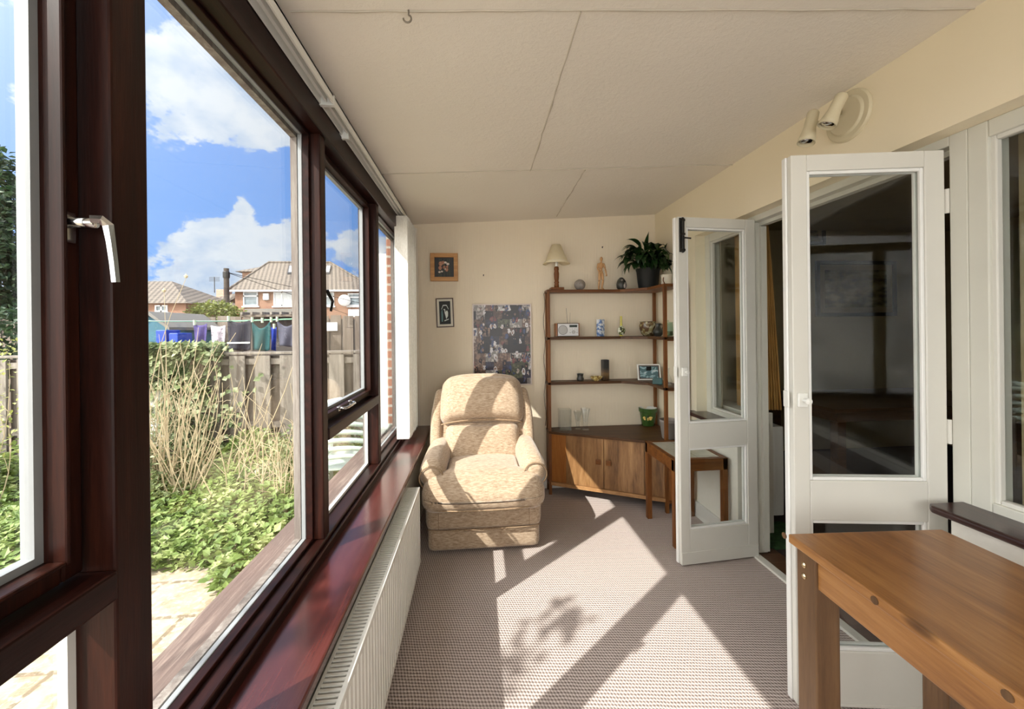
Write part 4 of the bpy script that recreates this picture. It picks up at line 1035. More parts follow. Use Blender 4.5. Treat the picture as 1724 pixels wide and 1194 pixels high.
bm = B(); box(bm, p.x+.010, p.x+.076, p.y-d_-.006, p.y-d_-.004, p.z+.080, p.z+.100); obj('display', bm, 'lcd', fp)
for (x, z, r) in ((.044, .040, .015), (.016, .035, .005), (.074, .035, .005), (.016, .058, .003), (.035, .066, .003), (.055, .066, .003), (.074, .058, .003)):
    bm = B(); lathe(bm, [(r, 0), (r, .006), (r*.8, .008), (0, .008)], seg=20, M=MF(x, z)); obj('knob', bm, 'radio_grey', fp)
bm = B(); tube(bm, [(p.x+.01, p.y+.025, p.z+h_-.01), (p.x+.000, p.y+.03, p.z+h_+.13)], .0013, 5); tube(bm, [(p.x+.03, p.y+.03, p.z+h_-.01), (p.x+.035, p.y+.032, p.z+h_+.09)], .0008, 5); obj('aerial', bm, 'charcoal', rd)
# blue china block vase
p = on(1011, 3.325, Z2); bm = B(); M_ = Matrix.Translation(p) @ Matrix.Rotation(.5, 4, 'Z')
frame_rect(bm, -.024, .024, -.024, .024, .004, .0, .145, 'xy'); box(bm, -.022, .022, -.022, .022, 0, .12); bmesh.ops.transform(bm, matrix=M_, verts=bm.verts)
tag(obj('square_vase', bm, 'blue_china', bevel=.002), 'slim square vase patterned in blue and white on the second shelf', 'vase')
p = on(1046, 3.32, Z2); o = L1('bottle_vase', 'round floral vase with a long yellow neck on the second shelf', 'vase', [(0, 0), (.015, 0), (.012, .008), (.024, .02), (.034, .042), (.030, .066), (.014, .082), (.010, .09)], 'floral_china', p)
bm = B(); lathe(bm, [(.012, .082), (.009, .10), (.008, .155), (.010, .170), (.007, .170), (.006, .10)], p.x, p.y, p.z, 18); obj('neck', bm, 'yellow_glaze', o, smooth=True, label='yellow neck')
bm = B(); lathe(bm, [(0, .0), (.017, 0), (.013, .010), (.0, .012)], p.x, p.y, p.z, 18); obj('foot', bm, 'yellow_glaze', o)
p = on(1091, 3.28, Z2); L1('mosaic_bowl', 'brown mosaic glass bowl on the second shelf in the corner', 'bowl', [(0, 0), (.038, 0), (.056, .02), (.070, .06), (.072, .09), (.064, .112), (.068, .122), (.060, .122), (.064, .09), (.060, .05), (0, .01)], 'mosaic', p)
p = on(1108, 3.14, Z2); o = L1('small_jug', 'small dark glass jug right of the mosaic bowl', 'jug', [(0, 0), (.024, 0), (.038, .02), (.040, .042), (.028, .062), (.018, .080), (.024, .104), (.020, .104), (.015, .082), (0, .02)], 'dark_glaze', p)
bm = B(); tube(bm, [p+Vector((.018, 0, .10)), p+Vector((.042, -.004, .088)), p+Vector((.036, 0, .055))], .004, 6); obj('handle', bm, 'dark_glaze', o, smooth=True)
p = Vector((1.47, 2.96, Z2)); o = L1('glass_jar', 'frosted green glass jar behind the right post of the second shelf', 'jar', [(0, 0), (.034, 0), (.040, .012), (.042, .04), (.036, .10), (.036, .104), (.032, .104), (.037, .04), (0, .006)], 'green_vase_glass', p)
bm = B(); lathe(bm, [(.030, 0), (.034, .003), (.034, .03), (.028, .034), (0, .034)], p.x, p.y, p.z+.006, 20); obj('contents', bm, 'dried_green', o)
bm = B(); lathe(bm, [(.0, .104), (.038, .104), (.038, .111), (.006, .113), (.008, .125), (0, .127)], p.x, p.y, p.z, 20); obj('lid', bm, 'green_vase_glass', o, smooth=True)
# third shelf
p = on(976, 3.31, Z3); L1('small_pot', 'small dark waisted stoneware pot on the third shelf', 'pot', [(0, 0), (.026, 0), (.030, .006), (.030, .022), (.024, .032), (.026, .052), (.029, .060), (.024, .060), (.020, .034), (0, .01)], 'dark_glaze', p)
p = on(1003, 3.29, Z3); L1('patterned_bowl', 'shallow yellow patterned bowl on the third shelf', 'bowl', [(0, 0), (.022, 0), (.026, .006), (.046, .022), (.052, .036), (.048, .036), (.036, .016), (0, .008)], 'yellow_pattern', p)
p = on(1018, 3.335, Z3); bm = B(); M_ = Matrix.Translation(p) @ Matrix.Rotation(.15, 4, 'Z'); frame_rect(bm, -.028, .028, -.022, .022, .005, 0, .172, 'xy'); box(bm, -.025, .025, -.02, .02, 0, .150); bmesh.ops.transform(bm, matrix=M_, verts=bm.verts)
tag(obj('tall_vase', bm, 'brown_vase', bevel=.002), 'tall rectangular brown and black vase on the third shelf', 'vase')
p = on(1092, 3.24, Z3)
pf = thing('tabletop_picture', 'white and brown photo frame leaning on the third shelf in the corner', 'photo frame', p, math.radians(-8)); TL = Matrix.Rotation(math.radians(-12), 4, 'X')
def tl(bm): bmesh.ops.transform(bm, matrix=TL, verts=bm.verts); return bm
bm = B(); frame_rect(bm, -.095, .095, 0, .135, .012, -.012, 0, 'xz'); obj('outer_frame', tl(bm), 'white_plastic', pf, local=True, bevel=.002)
bm = B(); frame_rect(bm, -.084, .084, .011, .124, .007, -.013, -.002, 'xz'); obj('inner_frame', tl(bm), 'dark_frame', pf, local=True)
bm = B(); box(bm, -.080, .080, -.006, -.002, .015, .120); obj('photograph', tl(bm), 'blue_photo', pf, local=True)
bm = B(); box(bm, -.02, .02, .030, .034, 0, .11, M=Matrix.Rotation(math.radians(14), 4, 'X')); obj('strut', bm, 'black', pf, local=True)
p = on(1106, 3.02, Z3); bm = B(); M_ = Matrix.Translation(p) @ Matrix.Rotation(-.5, 4, 'Z'); frame_rect(bm, -.036, .036, -.026, .026, .004, 0, .045, 'xy'); box(bm, -.034, .034, -.024, .024, 0, .006); bmesh.ops.transform(bm, matrix=M_, verts=bm.verts)
tag(obj('trinket_box', bm, 'teal_glaze', bevel=.002), 'small teal ceramic box in front of the leaning photo frame', 'box')
p = Vector((1.465, 2.96, Z3)); L1('glass_decanter', 'clear glass decanter with a slim neck at the right end of the third shelf', 'decanter', [(0, 0), (.028, 0), (.032, .01), (.032, .03), (.014, .07), (.009, .09), (.010, .125), (.014, .13), (.010, .13), (.006, .09), (0, .012)], 'clear_vase_glass', p)
# cupboard top
p = on(949, 3.285, Z4); bm = B(); frame_rect(bm, p.x-.050, p.x+.050, p.y-.038, p.y+.038, .004, p.z, p.z+.175, 'xy'); box(bm, p.x-.046, p.x+.046, p.y-.034, p.y+.034, p.z, p.z+.014)
tag(obj('glass_vase', bm, 'clear_vase_glass', bevel=.002), 'rectangular clear glass vase on the cupboard top', 'vase')
def cutglass(p, h, lb, sc=1):
    bm = B(); rings = []; N_ = 28
    prof = [(.0, 0), (.028, 0), (.029, .006), (.017, .02), (.015, .045), (.022, .07), (.028, h*.75), (.040, h), (.036, h), (.024, h*.75), (.016, .075), (0, .06)]
    lathe(bm, [(r*sc, z) for r, z in prof], p.x, p.y, p.z, N_)
    for v in bm.verts:
        dx_, dy_ = v.co.x-p.x, v.co.y-p.y; a = math.atan2(dy_, dx_); k_ = 1+.06*(1 if int(round(a/(2*PI/N_))) % 2 else -1); v.co.x = p.x+dx_*k_; v.co.y = p.y+dy_*k_
    return tag(obj('cut_glass_vase', bm, 'clear_vase_glass'), lb, 'vase', 'cut glass vases on the cupboard')
cutglass(on(984, 3.26, Z4), .178, 'taller cut glass vase, standing behind the shorter one on the cupboard')
cutglass(base(973, 722, Z4), .148, 'shorter cut glass vase, in front of the taller one on the cupboard', .9)
p = base(1091, 716, Z4)
o = L1('bee_pot', 'green glazed plant pot with a yellow bee motif on the cupboard', 'pot', [(0, 0), (.050, 0), (.054, .006), (.068, .115), (.076, .120), (.078, .150), (.074, .152), (.066, .148), (.060, .12), (0, .02)], 'green_glaze', p)
bm = B(); lathe(bm, [(.0745, .1535), (.0645, .1490), (.0585, .1180)], p.x, p.y, p.z, 28, cap=False); obj('pale_rim', bm, 'white_plastic', o, label='pale inside rim')
dpc = Vector((-p.x, -p.y, 0)).normalized(); sd = Vector((-dpc.y, dpc.x, 0))
for (x, z, rx, rz_, m_) in ((-.025, .075, .018, .012, 'bee_yellow'), (.022, .078, .018, .012, 'bee_yellow'), (-.022, .060, .014, .008, 'bee_yellow'), (.020, .062, .014, .008, 'bee_yellow'), (0, .088, .006, .012, 'black'), (0, .066, .007, .016, 'bee_yellow')):
    bm = B(); r_ = .050+.0125*z/.1*1.3; c_ = p+dpc*(r_+.003)+sd*x+Vector((0, 0, z)); ellipsoid(bm, c_-dpc*(.5*abs(x)**2/.06), (rx, rx*.9, rz_), 10, 6) if abs(x) < .001 else ellipsoid(bm, c_-dpc*(abs(x)**2/.12+.006), (rx, .008, rz_), 10, 6)
    obj('bee_motif', bm, m_, o, smooth=True)
p = Vector((1.455, 2.93, Z4)); L1('grey_pot', 'plain taupe plant pot behind the right post of the cupboard', 'pot', [(0, 0), (.050, 0), (.053, .006), (.066, .125), (.070, .128), (.070, .142), (.064, .142), (.058, .12), (0, .02)], 'grey_pot', p)

# ------------------------------------------------------------------ the dim room beyond the glazed doors
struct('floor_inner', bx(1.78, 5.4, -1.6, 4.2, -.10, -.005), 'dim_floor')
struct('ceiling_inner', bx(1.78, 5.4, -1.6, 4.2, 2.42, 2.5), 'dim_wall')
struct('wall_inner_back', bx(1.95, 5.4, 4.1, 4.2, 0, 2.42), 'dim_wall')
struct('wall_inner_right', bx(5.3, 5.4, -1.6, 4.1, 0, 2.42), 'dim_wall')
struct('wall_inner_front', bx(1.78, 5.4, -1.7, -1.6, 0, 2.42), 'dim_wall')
struct('inner_light_block', bx(2.12, 5.3, 1.28, 1.38, 0, 2.42), 'dim_wall')  # added out of view to keep rear window light off the back wall
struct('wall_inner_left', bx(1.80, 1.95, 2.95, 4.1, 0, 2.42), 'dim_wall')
t, hw, hh = pic('framed_picture', 'dark framed landscape print on the wall of the dim room beyond the doors', 1375, 439, 1511, 532, .040, 'black', .03, 0, 4.1)
bm = B(); box(bm, -hw+.03, hw-.03, -.012, -.002, -hh+.03, hh-.03); obj('mount', bm, 'picture_cream', t, local=True)
bm = B(); box(bm, -hw+.11, hw-.11, -.016, -.012, -hh+.10, hh-.10); obj('print', bm, 'landscape_print', t, local=True)
t, hw, hh = pic('framed_picture', 'small dark framed picture high on the dim room wall, left of the landscape print', 1345, 345, 1391, 412, .035, 'black', .03, 0, 4.1)
bm = B(); box(bm, -hw+.03, hw-.03, -.012, -.002, -hh+.03, hh-.03); obj('mount', bm, 'picture_cream', t, local=True)
bm = B(); box(bm, -hw+.08, hw-.08, -.016, -.012, -hh+.08, hh-.08); obj('print', bm, 'landscape_print', t, local=True)
dt = thing('dining_table', 'dark wooden dining table in the dim room beyond the doors', 'table', (3.6, 3.2, 0))
bm = B(); box(bm, 2.75, 4.6, 2.85, 3.75, .69, .72); obj('tabletop', bm, 'dark_table_wood', dt, bevel=.005)
bm = B(); box(bm, 2.85, 4.5, 2.93, 3.67, .60, .69); obj('apron', bm, 'dark_table_wood', dt)
for x in (2.84, 4.44):
    for y in (2.92, 3.60): bm = B(); box(bm, x, x+.07, y, y+.07, 0, .60); obj('leg', bm, 'dark_table_wood', dt)
# gold curtain just inside the doorway
def curtain(name, label, x0, y0, x1, y1, z0, z1, gather=.5):
    bm = B(); n = 46; m = 12; rows = []
    for j in range(m+1):
        t = j/m; z = z1+(z0-z1)*t; ww = gather+(1-gather)*t**.8; r = []
        for i in range(n+1):
            s = i/n*ww; wv = .024*math.sin(i*1.15+t*.6)
            dx_, dy_ = x1-x0, y1-y0; L = math.hypot(dx_, dy_)
            r.append(bm.verts.new((x0+dx_*s-dy_/L*wv, y0+dy_*s+dx_/L*wv, z)))
        rows.append(r)
    for a, b in zip(rows, rows[1:]):
        for i in range(n): bm.faces.new((a[i], a[i+1], b[i+1], b[i]))
    o = obj(name, bm, 'gold_curtain', smooth=True); o.modifiers.new('solid', 'SOLIDIFY').thickness = .003
    return tag(o, label, 'curtain')
curtain('curtain', 'gold patterned curtain hanging just inside the doorway', 1.86, 2.50, 1.995, 2.46, .82, 2.25, .35)
curtain('curtain', 'gold curtain behind the far inner window', 1.84, 2.66, 1.84, 2.60, .82, 2.25, .9)
tag(obj('door_mat', bx(1.80, 2.10, 2.30, 2.60, -.005, .012), 'green_mat'), 'small green mat on the floor just inside the doorway', 'mat')
bm = B(); cushion(bm, 1.96, 2.04, 2.50, 2.90, .10, .70, .01, n=4); tag(obj('inner_radiator', bm, 'radiator_white'), 'white radiator seen edge-on in the dim room doorway', 'radiator')

exec_garden = True
# ------------------------------------------------------------------ outside
GZ = -.06
struct('ground_paving', bx(-6.0, -.70, -3.5, 3.0, GZ-.1, GZ), 'paving')
struct('ground_earth', bx(-40, 60, 2.4, 60, GZ-.25, GZ-.01), 'terrace_earth')
struct('ground_earth_side', bx(-40, -6.0, -10, 2.4, GZ-.25, GZ-.01), 'terrace_earth')
# brick end pier and white roughcast wall beyond it
tag(obj('brick_pier', bx(-.72, -.580, 3.28, 3.52, GZ, 2.25), 'brick'), 'narrow brick pier just outside the end of the long window', 'pier')
tag(obj('roughcast_wall', bx(-.95, -.725, 3.58, 4.15, GZ, 2.05), 'render_white', bevel=.03), 'white roughcast garden wall beyond the brick pier', 'wall')
rw = obj('rendered_panel', bx(-3.36, -2.93, 4.06, 4.18, GZ, .86), 'render_white', bevel=.02); tag(rw, 'white rendered masonry panel half covered by ivy at the fence', 'wall panel')

FY = 4.30
fence = thing('garden_fence', 'weathered grey hit-and-miss garden fence running across the garden', 'fence', (-3.5, FY, GZ))
cap_z = 1.155; x = -7.6; i = 0
bm = B(); bm2 = B()
while x < -.75:
    box(bm, x, x+.150, FY-.040, FY-.018, GZ, cap_z-.02+random.uniform(-.006, .004)); box(bm2, x+.118, x+.118+.155, FY+.030, FY+.050, GZ, cap_z-.03); x += .243; i += 1
obj('front_boards', bm, 'fence_wood', fence, bevel=.003); obj('rear_boards', bm2, 'fence_wood_far', fence)
for z in (.42, 1.07, .02): bm = B(); box(bm, -7.6, -.72, FY-.018, FY+.030, z-.03, z+.03); obj('rail', bm, 'fence_wood', fence)
bm = B(); box(bm, -7.6, -.72, FY-.050, FY+.055, cap_z-.012, cap_z+.012); obj('cap_rail', bm, 'fence_wood', fence, bevel=.003)
for x in (-7.4, -5.5, -3.7, -1.9): bm = B(); box(bm, x, x+.09, FY+.05, FY+.14, GZ, cap_z); obj('fence_post', bm, 'fence_wood_far', fence)

NYF = 8.2
nf = thing('neighbour_fence', 'taller close-boarded wooden fence at the back of the next garden', 'fence', (-5, NYF, GZ))
bm = B(); x = -13.0
while x < -1.6: box(bm, x, x+.20, NYF, NYF+.02+random.choice((0, .014)), GZ, 1.66+random.uniform(-.01, .01)+(.02 if x > -6.2 else 0)); x += .235
obj('boards', bm, 'fence_wood_far', nf)
bm = B(); box(bm, -13, -1.6, NYF+.02, NYF+.06, 1.55, 1.62); box(bm, -13, -1.6, NYF+.02, NYF+.06, .5, .57); obj('rail', bm, 'fence_wood_far', nf)
bm = B(); box(bm, -13.0, -1.6, NYF+.014, NYF+.022, GZ, 1.6); obj('backing_boards', bm, 'dark_trellis', nf)
# dark lean-to against that fence
a = at(418, 528, 'y', 7.9); b = at(514, 590, 'y', 7.9)
lt = thing('store_shelter', 'low dark open shelter against the far fence behind the washing', 'shelter', ((a.x+b.x)/2, 7.9, GZ))
bm = B(); box(bm, a.x, b.x, 8.0, 8.15, GZ, a.z-.06); obj('dark_back', bm, 'dark_trellis', lt)
bm = B(); box(bm, a.x-.05, b.x+.05, 7.72, 8.15, a.z-.07, a.z-.03); obj('roof', bm, 'fence_wood_far', lt)
for q in range(7): xx = a.x+(b.x-a.x)*q/6; bm = B(); box(bm, xx-.02, xx+.02, 7.68, 8.12, a.z-.03, a.z+.02); obj('roof_batten', bm, 'fence_wood', lt)

# paper notice
a = at(549, 543, 'y', 8.15); b = at(568, 557, 'y', 8.15); tag(obj('paper_notice', bx(a.x, b.x, 8.14, 8.17, b.z, a.z), 'paper'), 'white sheet of paper fixed to the far fence', 'notice')

# washing line
LY = 6.4
l0 = at(250, 541, 'y', LY); l1 = at(512, 536, 'y', LY)
wl = thing('washing_line', 'green washing line strung across the next garden', 'washing line', ((l0.x+l1.x)/2, LY, 1.5))
bm = B(); tube(bm, [l0+Vector((-1.5, 0, .1)), l0, (l0+l1)/2+Vector((0, 0, -.02)), l1], .006, 5); tube(bm, [l0+Vector((-1.5, .25, .12)), l0+Vector((0, .25, 0)), (l0+l1)/2+Vector((0, .25, -.02)), l1+Vector((0, .25, 0))], .006, 5); obj('line', bm, 'line_green', wl)
bm = B(); tube(bm, [(l1.x+.02, LY+.1, GZ), (l1.x+.02, LY+.1, l1.z+.1)], .02, 8); tube(bm, [(l1.x+.02, LY-.1, l1.z+.02), (l1.x+.06, LY+.35, l1.z+.06)], .012, 6); obj('line_post', bm, 'upvc', wl)
def cloth(name, label, u0, u1, v0, v1, mat, sag=.05, yo=0, taper_=0, band=None):
    a = at(u0, v0, 'y', LY+yo); b = at(u1, v1, 'y', LY+yo); bm = B(); n, m = 14, 10; rows = []
    for j in range(m+1):
        t = j/m; r = []
        for i in range(n+1):
            s = i/n; x_ = a.x+(b.x-a.x)*(s+taper_*t*(s-.5)); z_ = a.z-sag*math.sin(PI*s)*(1-t)+(b.z-a.z)*t+.012*math.sin(s*7)*t
            r.append(bm.verts.new((x_, LY+yo+.025*math.sin(s*9+t*2)*(.3+t), z_)))
        rows.append(r)
    for p_, q_ in zip(rows, rows[1:]):
        for i in range(n): bm.faces.new((p_[i], p_[i+1], q_[i+1], q_[i]))
    o = obj(name, bm, mat, smooth=True); o.modifiers.new('solid', 'SOLIDIFY').thickness = .006; tag(o, label, 'laundry', 'washing on the line')
    if band:
        z_ = a.z+(b.z-a.z)*.75; bm = B(); box(bm, a.x+.01, b.x-.01, LY+yo-.035, LY+yo-.028, z_-.012, z_+.012); obj('stripe', bm, band, o)
    return o
cloth('towel', 'purple patterned cloth at the left of the washing line', 326, 349, 545, 580, 'towel_purple', .03)
cloth('towel', 'pale floral cloth left of the black towel on the line', 355, 380, 548, 586, 'towel_floral', .02, .25)
cloth('towel', 'large black towel with a pale stripe on the line', 383, 424, 538, 590, 'towel_black', .05, band='towel_white')
cloth('towel', 'sagging dark teal cloth on the line', 424, 456, 540, 590, 'towel_teal', .12)
cloth('towel', 'narrow bright blue cloth between the teal and grey ones', 456, 466, 551, 590, 'towel_blue', .01, .25)
cloth('towel', 'slate grey cloth near the right end of the line', 466, 500, 539, 583, 'towel_grey', .10, taper_=-.2)
cloth('towel', 'white cloth at the right end of the washing line', 498, 511, 538, 592, 'towel_white', .01, .12)
for (u, v, lb) in ((384, 536, 'pale peg at the top left corner of the black towel'), (424, 538, 'pale peg between the black towel and the teal cloth'), (441, 539, 'pale peg above the middle of the sagging teal cloth'), (456, 538, 'pale peg at the right corner of the teal cloth'), (466, 537, 'pale peg at the left corner of the slate grey cloth'), (500, 536, 'pale peg at the right corner of the slate grey cloth'), (327, 543, 'pale peg on the purple patterned cloth'), (461, 549, 'pale peg on the narrow bright blue cloth')):
    c_ = at(u, v, 'y', LY-.02); bm = B(); box(bm, c_.x-.008, c_.x-.002, c_.y-.012, c_.y+.03, c_.z-.04, c_.z+.035); box(bm, c_.x+.002, c_.x+.008, c_.y-.012, c_.y+.03, c_.z-.04, c_.z+.035)
    tag(obj('clothes_peg', bm, 'peg'), lb, 'peg', 'pegs on the washing line')

# blue shed and crates
a = at(200, 525, 'y', 7.0); b = at(300, 700, 'y', 7.0)
sd_ = thing('garden_shed', 'blue painted garden shed with a grey roof behind the ivy', 'shed', ((a.x+b.x)/2, 7.2, GZ))
hr = at(262, 528, 'y', 7.0); er = at(290, 549, 'y', 7.0); xl = hr.x-(er.x-hr.x)
bm = B(); prism(bm, [(xl, GZ), (er.x, GZ), (er.x, er.z), (hr.x, hr.z), (xl, er.z)], 0, 1.2, M=Matrix.Translation((0, 8.1, 0)) @ MX); obj('walls', bm, 'blue_shed', sd_)
for s_x in (-1, 1):
    ex = er.x+.06 if s_x > 0 else xl-.06; bm = B(); prism(bm, [(hr.x, hr.z+.03), (ex, er.z-.02), (ex, er.z-.07), (hr.x, hr.z-.03)], 0, 1.3, M=Matrix.Translation((0, 8.15, 0)) @ MX); obj('roof_panel', bm, 'shed_roof', sd_)
a = at(240, 523, 'y', 7.7)
for (u0, u1, v0, v1, lb) in ((262, 279, 556, 575, 'bright blue plastic crate in front of the blue shed'), (284, 300, 561, 576, 'smaller bright blue plastic crate right of the shed')):
    a = at(u0, v0, 'y', 6.2); b = at(u1, v1+60, 'y', 6.2); tag(obj('plastic_crate', bx(a.x, b.x, 6.2, 6.5, GZ, a.z), 'crate_blue', bevel=.01), lb, 'crate')

# houses
def hip_roof(bm, x0, x1, y0, y1, ze, zr, h0, h1, ov=.35):
    """ridge along x, from x0+h0 to x1-h1"""
    ym = (y0+y1)/2; e = [bm.verts.new(q) for q in ((x0-ov, y0-ov, ze), (x1+ov, y0-ov, ze), (x1+ov, y1+ov, ze), (x0-ov, y1+ov, ze))]
    r = [bm.verts.new((x0+h0, ym, zr)), bm.verts.new((x1-h1, ym, zr))]
    bm.faces.new((e[0], e[1], r[1], r[0])); bm.faces.new((e[2], e[3], r[0], r[1])); bm.faces.new((e[1], e[2], r[1])); bm.faces.new((e[3], e[0], r[0])); bm.faces.new(e[::-1]); return bm
def house_window(par, u0, v0, u1, v1, y, split=0, pane='house_pane', tr=False):
    a = at(u0, v0, 'y', y); b = at(u1, v1, 'y', y); w = b.x-a.x
    bm = B(); frame_rect(bm, a.x, b.x, b.z, a.z, .09, y-.08, y+.05, 'xz')
    if split: sx_ = a.x+w*split; box(bm, sx_-.05, sx_+.05, y-.08, y+.05, b.z, a.z)
    if tr: zz = a.z-(a.z-b.z)*.32; box(bm, a.x, b.x, y-.08, y+.05, zz-.05, zz+.05)
    fr = obj('window_frame', bm, 'upvc', par); obj('pane', bx(a.x+.05, b.x-.05, y-.02, y+.02, b.z+.05, a.z-.05), pane, fr)
    obj('window_sill', bx(a.x-.1, b.x+.1, y-.14, y+.05, b.z-.12, b.z-.02), 'upvc', fr)
HY = 34.0
eL = at(389, 487, 'y', HY); eR = at(640, 490, 'y', HY)
ze = eL.z-.1
rl = at(452, 444, 'y', HY+4.2); rr = at(557, 447, 'y', HY+4.2)
hs = thing('semi_detached_house', 'brick semi-detached house with brown hipped roof and white windows, right of the pole', 'house', ((eL.x+eR.x)/2, HY+4, GZ))
x0, x1 = eL.x+.3, 2*rr.x-(eL.x+.3)+ (rl.x-(eL.x+.3))*0
x1 = at(628, 490, 'y', HY).x
obj('wall', bx(x0, x1, HY, HY+8.4, GZ-2, ze), 'brick_house', hs)
bm = B(); hip_roof(bm, x0, x1, HY, HY+8.4, ze, rl.z+.1, rl.x-x0, x1-rr.x); rf = obj('roof', bm, 'roof_tile', hs)
bm = B(); box(bm, x0-.4, x1+.4, HY-.45, HY-.33, ze-.14, ze-.01); obj('gutter', bm, 'upvc', hs)
bm = B(); tube(bm, [(rl.x, HY+4.2, rl.z+.12), (rr.x, HY+4.2, rl.z+.12)], .12, 6); tube(bm, [(rr.x, HY+4.2, rl.z+.1), (x1+.35, HY-.35, ze+.03)], .10, 6); tube(bm, [(rl.x, HY+4.2, rl.z+.1), (x0-.35, HY-.35, ze+.03)], .10, 6); obj('ridge_tiles', bm, 'roof_tile', rf)
house_window(hs, 410, 491, 435, 515, HY, 0, 'house_pane', True); house_window(hs, 461, 492, 498, 515, HY, .38, 'net_curtain'); house_window(hs, 541, 492, 563, 515, HY, .0, 'house_pane', True); house_window(hs, 586, 494, 610, 515, HY, 0, 'house_pane', True)
# roof windows on the slope
sl_n = (rl.z+.1-ze)/(4.55)
def roofpt(u, v, lift=.06):
    d = ray(u, v); o_ = Vector((0, 0, EYE)); yy0 = HY-.35; k_ = (ze-EYE+sl_n*(-yy0)+lift)/(d.z-sl_n*d.y); return o_+d*k_
for (u0, v0, u1, v1) in ((484, 448, 501, 461), (547, 448, 558, 461)):
    q = [roofpt(u0+3, v0), roofpt(u1, v0), roofpt(u1-3, v1), roofpt(u0, v1)]
    bm = B(); lo_ = [bm.verts.new(p_-Vector((0, 0, .1))) for p_ in q]; up_ = [bm.verts.new(p_+Vector((0, -.02, .06))) for p_ in q]; bm.faces.new(lo_[::-1]); bm.faces.new(up_)
    for i in range(4): bm.faces.new((lo_[i], lo_[(i+1) % 4], up_[(i+1) % 4], up_[i]))
    fr = obj('roof_window', bm, 'charcoal', rf)
    c_ = sum(q, Vector())/4; bm = B(); up_ = [bm.verts.new(c_+(p_-c_)*.74+Vector((0, -.04, .10))) for p_ in q]; lo_ = [bm.verts.new(c_+(p_-c_)*.74) for p_ in q]; bm.faces.new(lo_[::-1]); bm.faces.new(up_)
    for i in range(4): bm.faces.new((lo_[i], lo_[(i+1) % 4], up_[(i+1) % 4], up_[i]))
    obj('pane', bm, 'upvc', fr)
a = at(402, 458, 'y', HY+5); b = at(470, 480, 'y', HY+5)
bm = B(); box(bm, a.x+.3, b.x, HY+5, HY+11, GZ, a.z); obj('rear_wing_wall', bm, 'brick_house', hs)
bm = B(); hip_roof(bm, a.x+.2, b.x+2.0, HY+5, HY+11, a.z, at(430, 443, 'y', HY+8).z, 2.2, .1); obj('rear_wing_roof', bm, 'roof_tile', rf)
c_ = at(448, 499, 'y', HY-.1); obj('alarm_box', bx(c_.x-.22, c_.x+.22, HY-.2, HY, c_.z-.3, c_.z+.25), 'upvc', hs, bevel=.05)
c_ = at(580, 506, 'y', HY-.4); bm = B(); ellipsoid(bm, c_, (.48, .10, .48), 20, 10, Matrix.Rotation(.3, 4, 'Z')); tube(bm, [c_, c_+Vector((.2, -.5, -.1))], .03, 5); obj('satellite_dish', bm, 'dish_grey', hs, smooth=True)
a = at(412, 520, 'y', HY-3); b = at(512, 531, 'y', HY-3); obj('porch_roof', bx(a.x, b.x, HY-3, HY, a.z-.55, a.z), 'shed_roof', hs)
a = at(586, 521, 'y', HY-2); obj('porch_fascia', bx(a.x, a.x+3, HY-2, HY, a.z-.6, a.z), 'upvc', hs)
h2 = thing('house', 'low brown-roofed house with a brick chimney left of the telegraph pole', 'house', (at(345, 510, 'y', 40).x, 44, GZ))
a = at(306, 517, 'y', 40); b = at(392, 517, 'y', 40); zr = at(360, 488, 'y', 44).z
obj('wall', bx(a.x+.5, b.x-2.2, 40, 48, GZ, a.z+.1), 'brick_house', h2); bm = B(); hip_roof(bm, a.x+.5, b.x-1.2, 40, 48, a.z+.1, zr, 3.6, .2); r2 = obj('roof', bm, 'roof_tile', h2)
c_ = at(377, 488, 'y', 43); bm = B(); box(bm, c_.x-.5, c_.x+.5, 42.6, 43.5, zr-1.5, c_.z+.0); obj('chimney', bm, 'brick', r2)
bm = B(); tube(bm, [(c_.x-.9, 43, zr-.4), (c_.x-.9, 43, zr+1.2)], .04, 5)
for q in range(4): tube(bm, [(c_.x-1.4, 43, zr+.8+q*.12), (c_.x-.4, 43, zr+.8+q*.12)], .02, 4)
obj('aerial', bm, 'charcoal', r2)
h3 = thing('house', 'brick house with a brown roof at the left edge of the big fixed pane', 'house', (at(245, 500, 'y', 30).x, 34, GZ))
a = at(318, 520, 'y', 30); z_e = at(290, 511, 'y', 30).z; xr_ = a.x-.2
obj('wall', bx(xr_-14, xr_, 30, 37, GZ, z_e), 'brick_house', h3); bm = B(); hip_roof(bm, xr_-14, xr_, 30, 37, z_e, at(250, 478, 'y', 33.5).z+.2, 3.4, 3.4); obj('roof', bm, 'roof_tile', h3)
house_window(h3, 262, 514, 283, 525, 30, .5)
# telegraph pole
a = at(381, 452, 'y', 22); tp = thing('telegraph_pole', 'dark wooden telegraph pole in front of the houses', 'pole', (a.x, 22, GZ))
bm = B(); tube(bm, [(a.x, 22, GZ), (a.x, 22, a.z)], [.15, .12], 10); obj('shaft', bm, 'pole_wood', tp); bm = B(); lathe(bm, [(.15, 0), (.16, .1), (.16, .3), (.08, .4)], a.x, 22, a.z-.5, 10); obj('collar', bm, 'black_iron', tp)
bm = B(); tube(bm, [(a.x, 22, a.z-.2), (a.x+3, 26, a.z-.9), (a.x+6, 33.9, a.z-1.7)], .015, 4); tube(bm, [(a.x, 22, a.z-.2), (a.x+2, 26, a.z-1.2), (a.x+3, 33.9, a.z-2.2)], .015, 4); obj('wires', bm, 'black', tp)

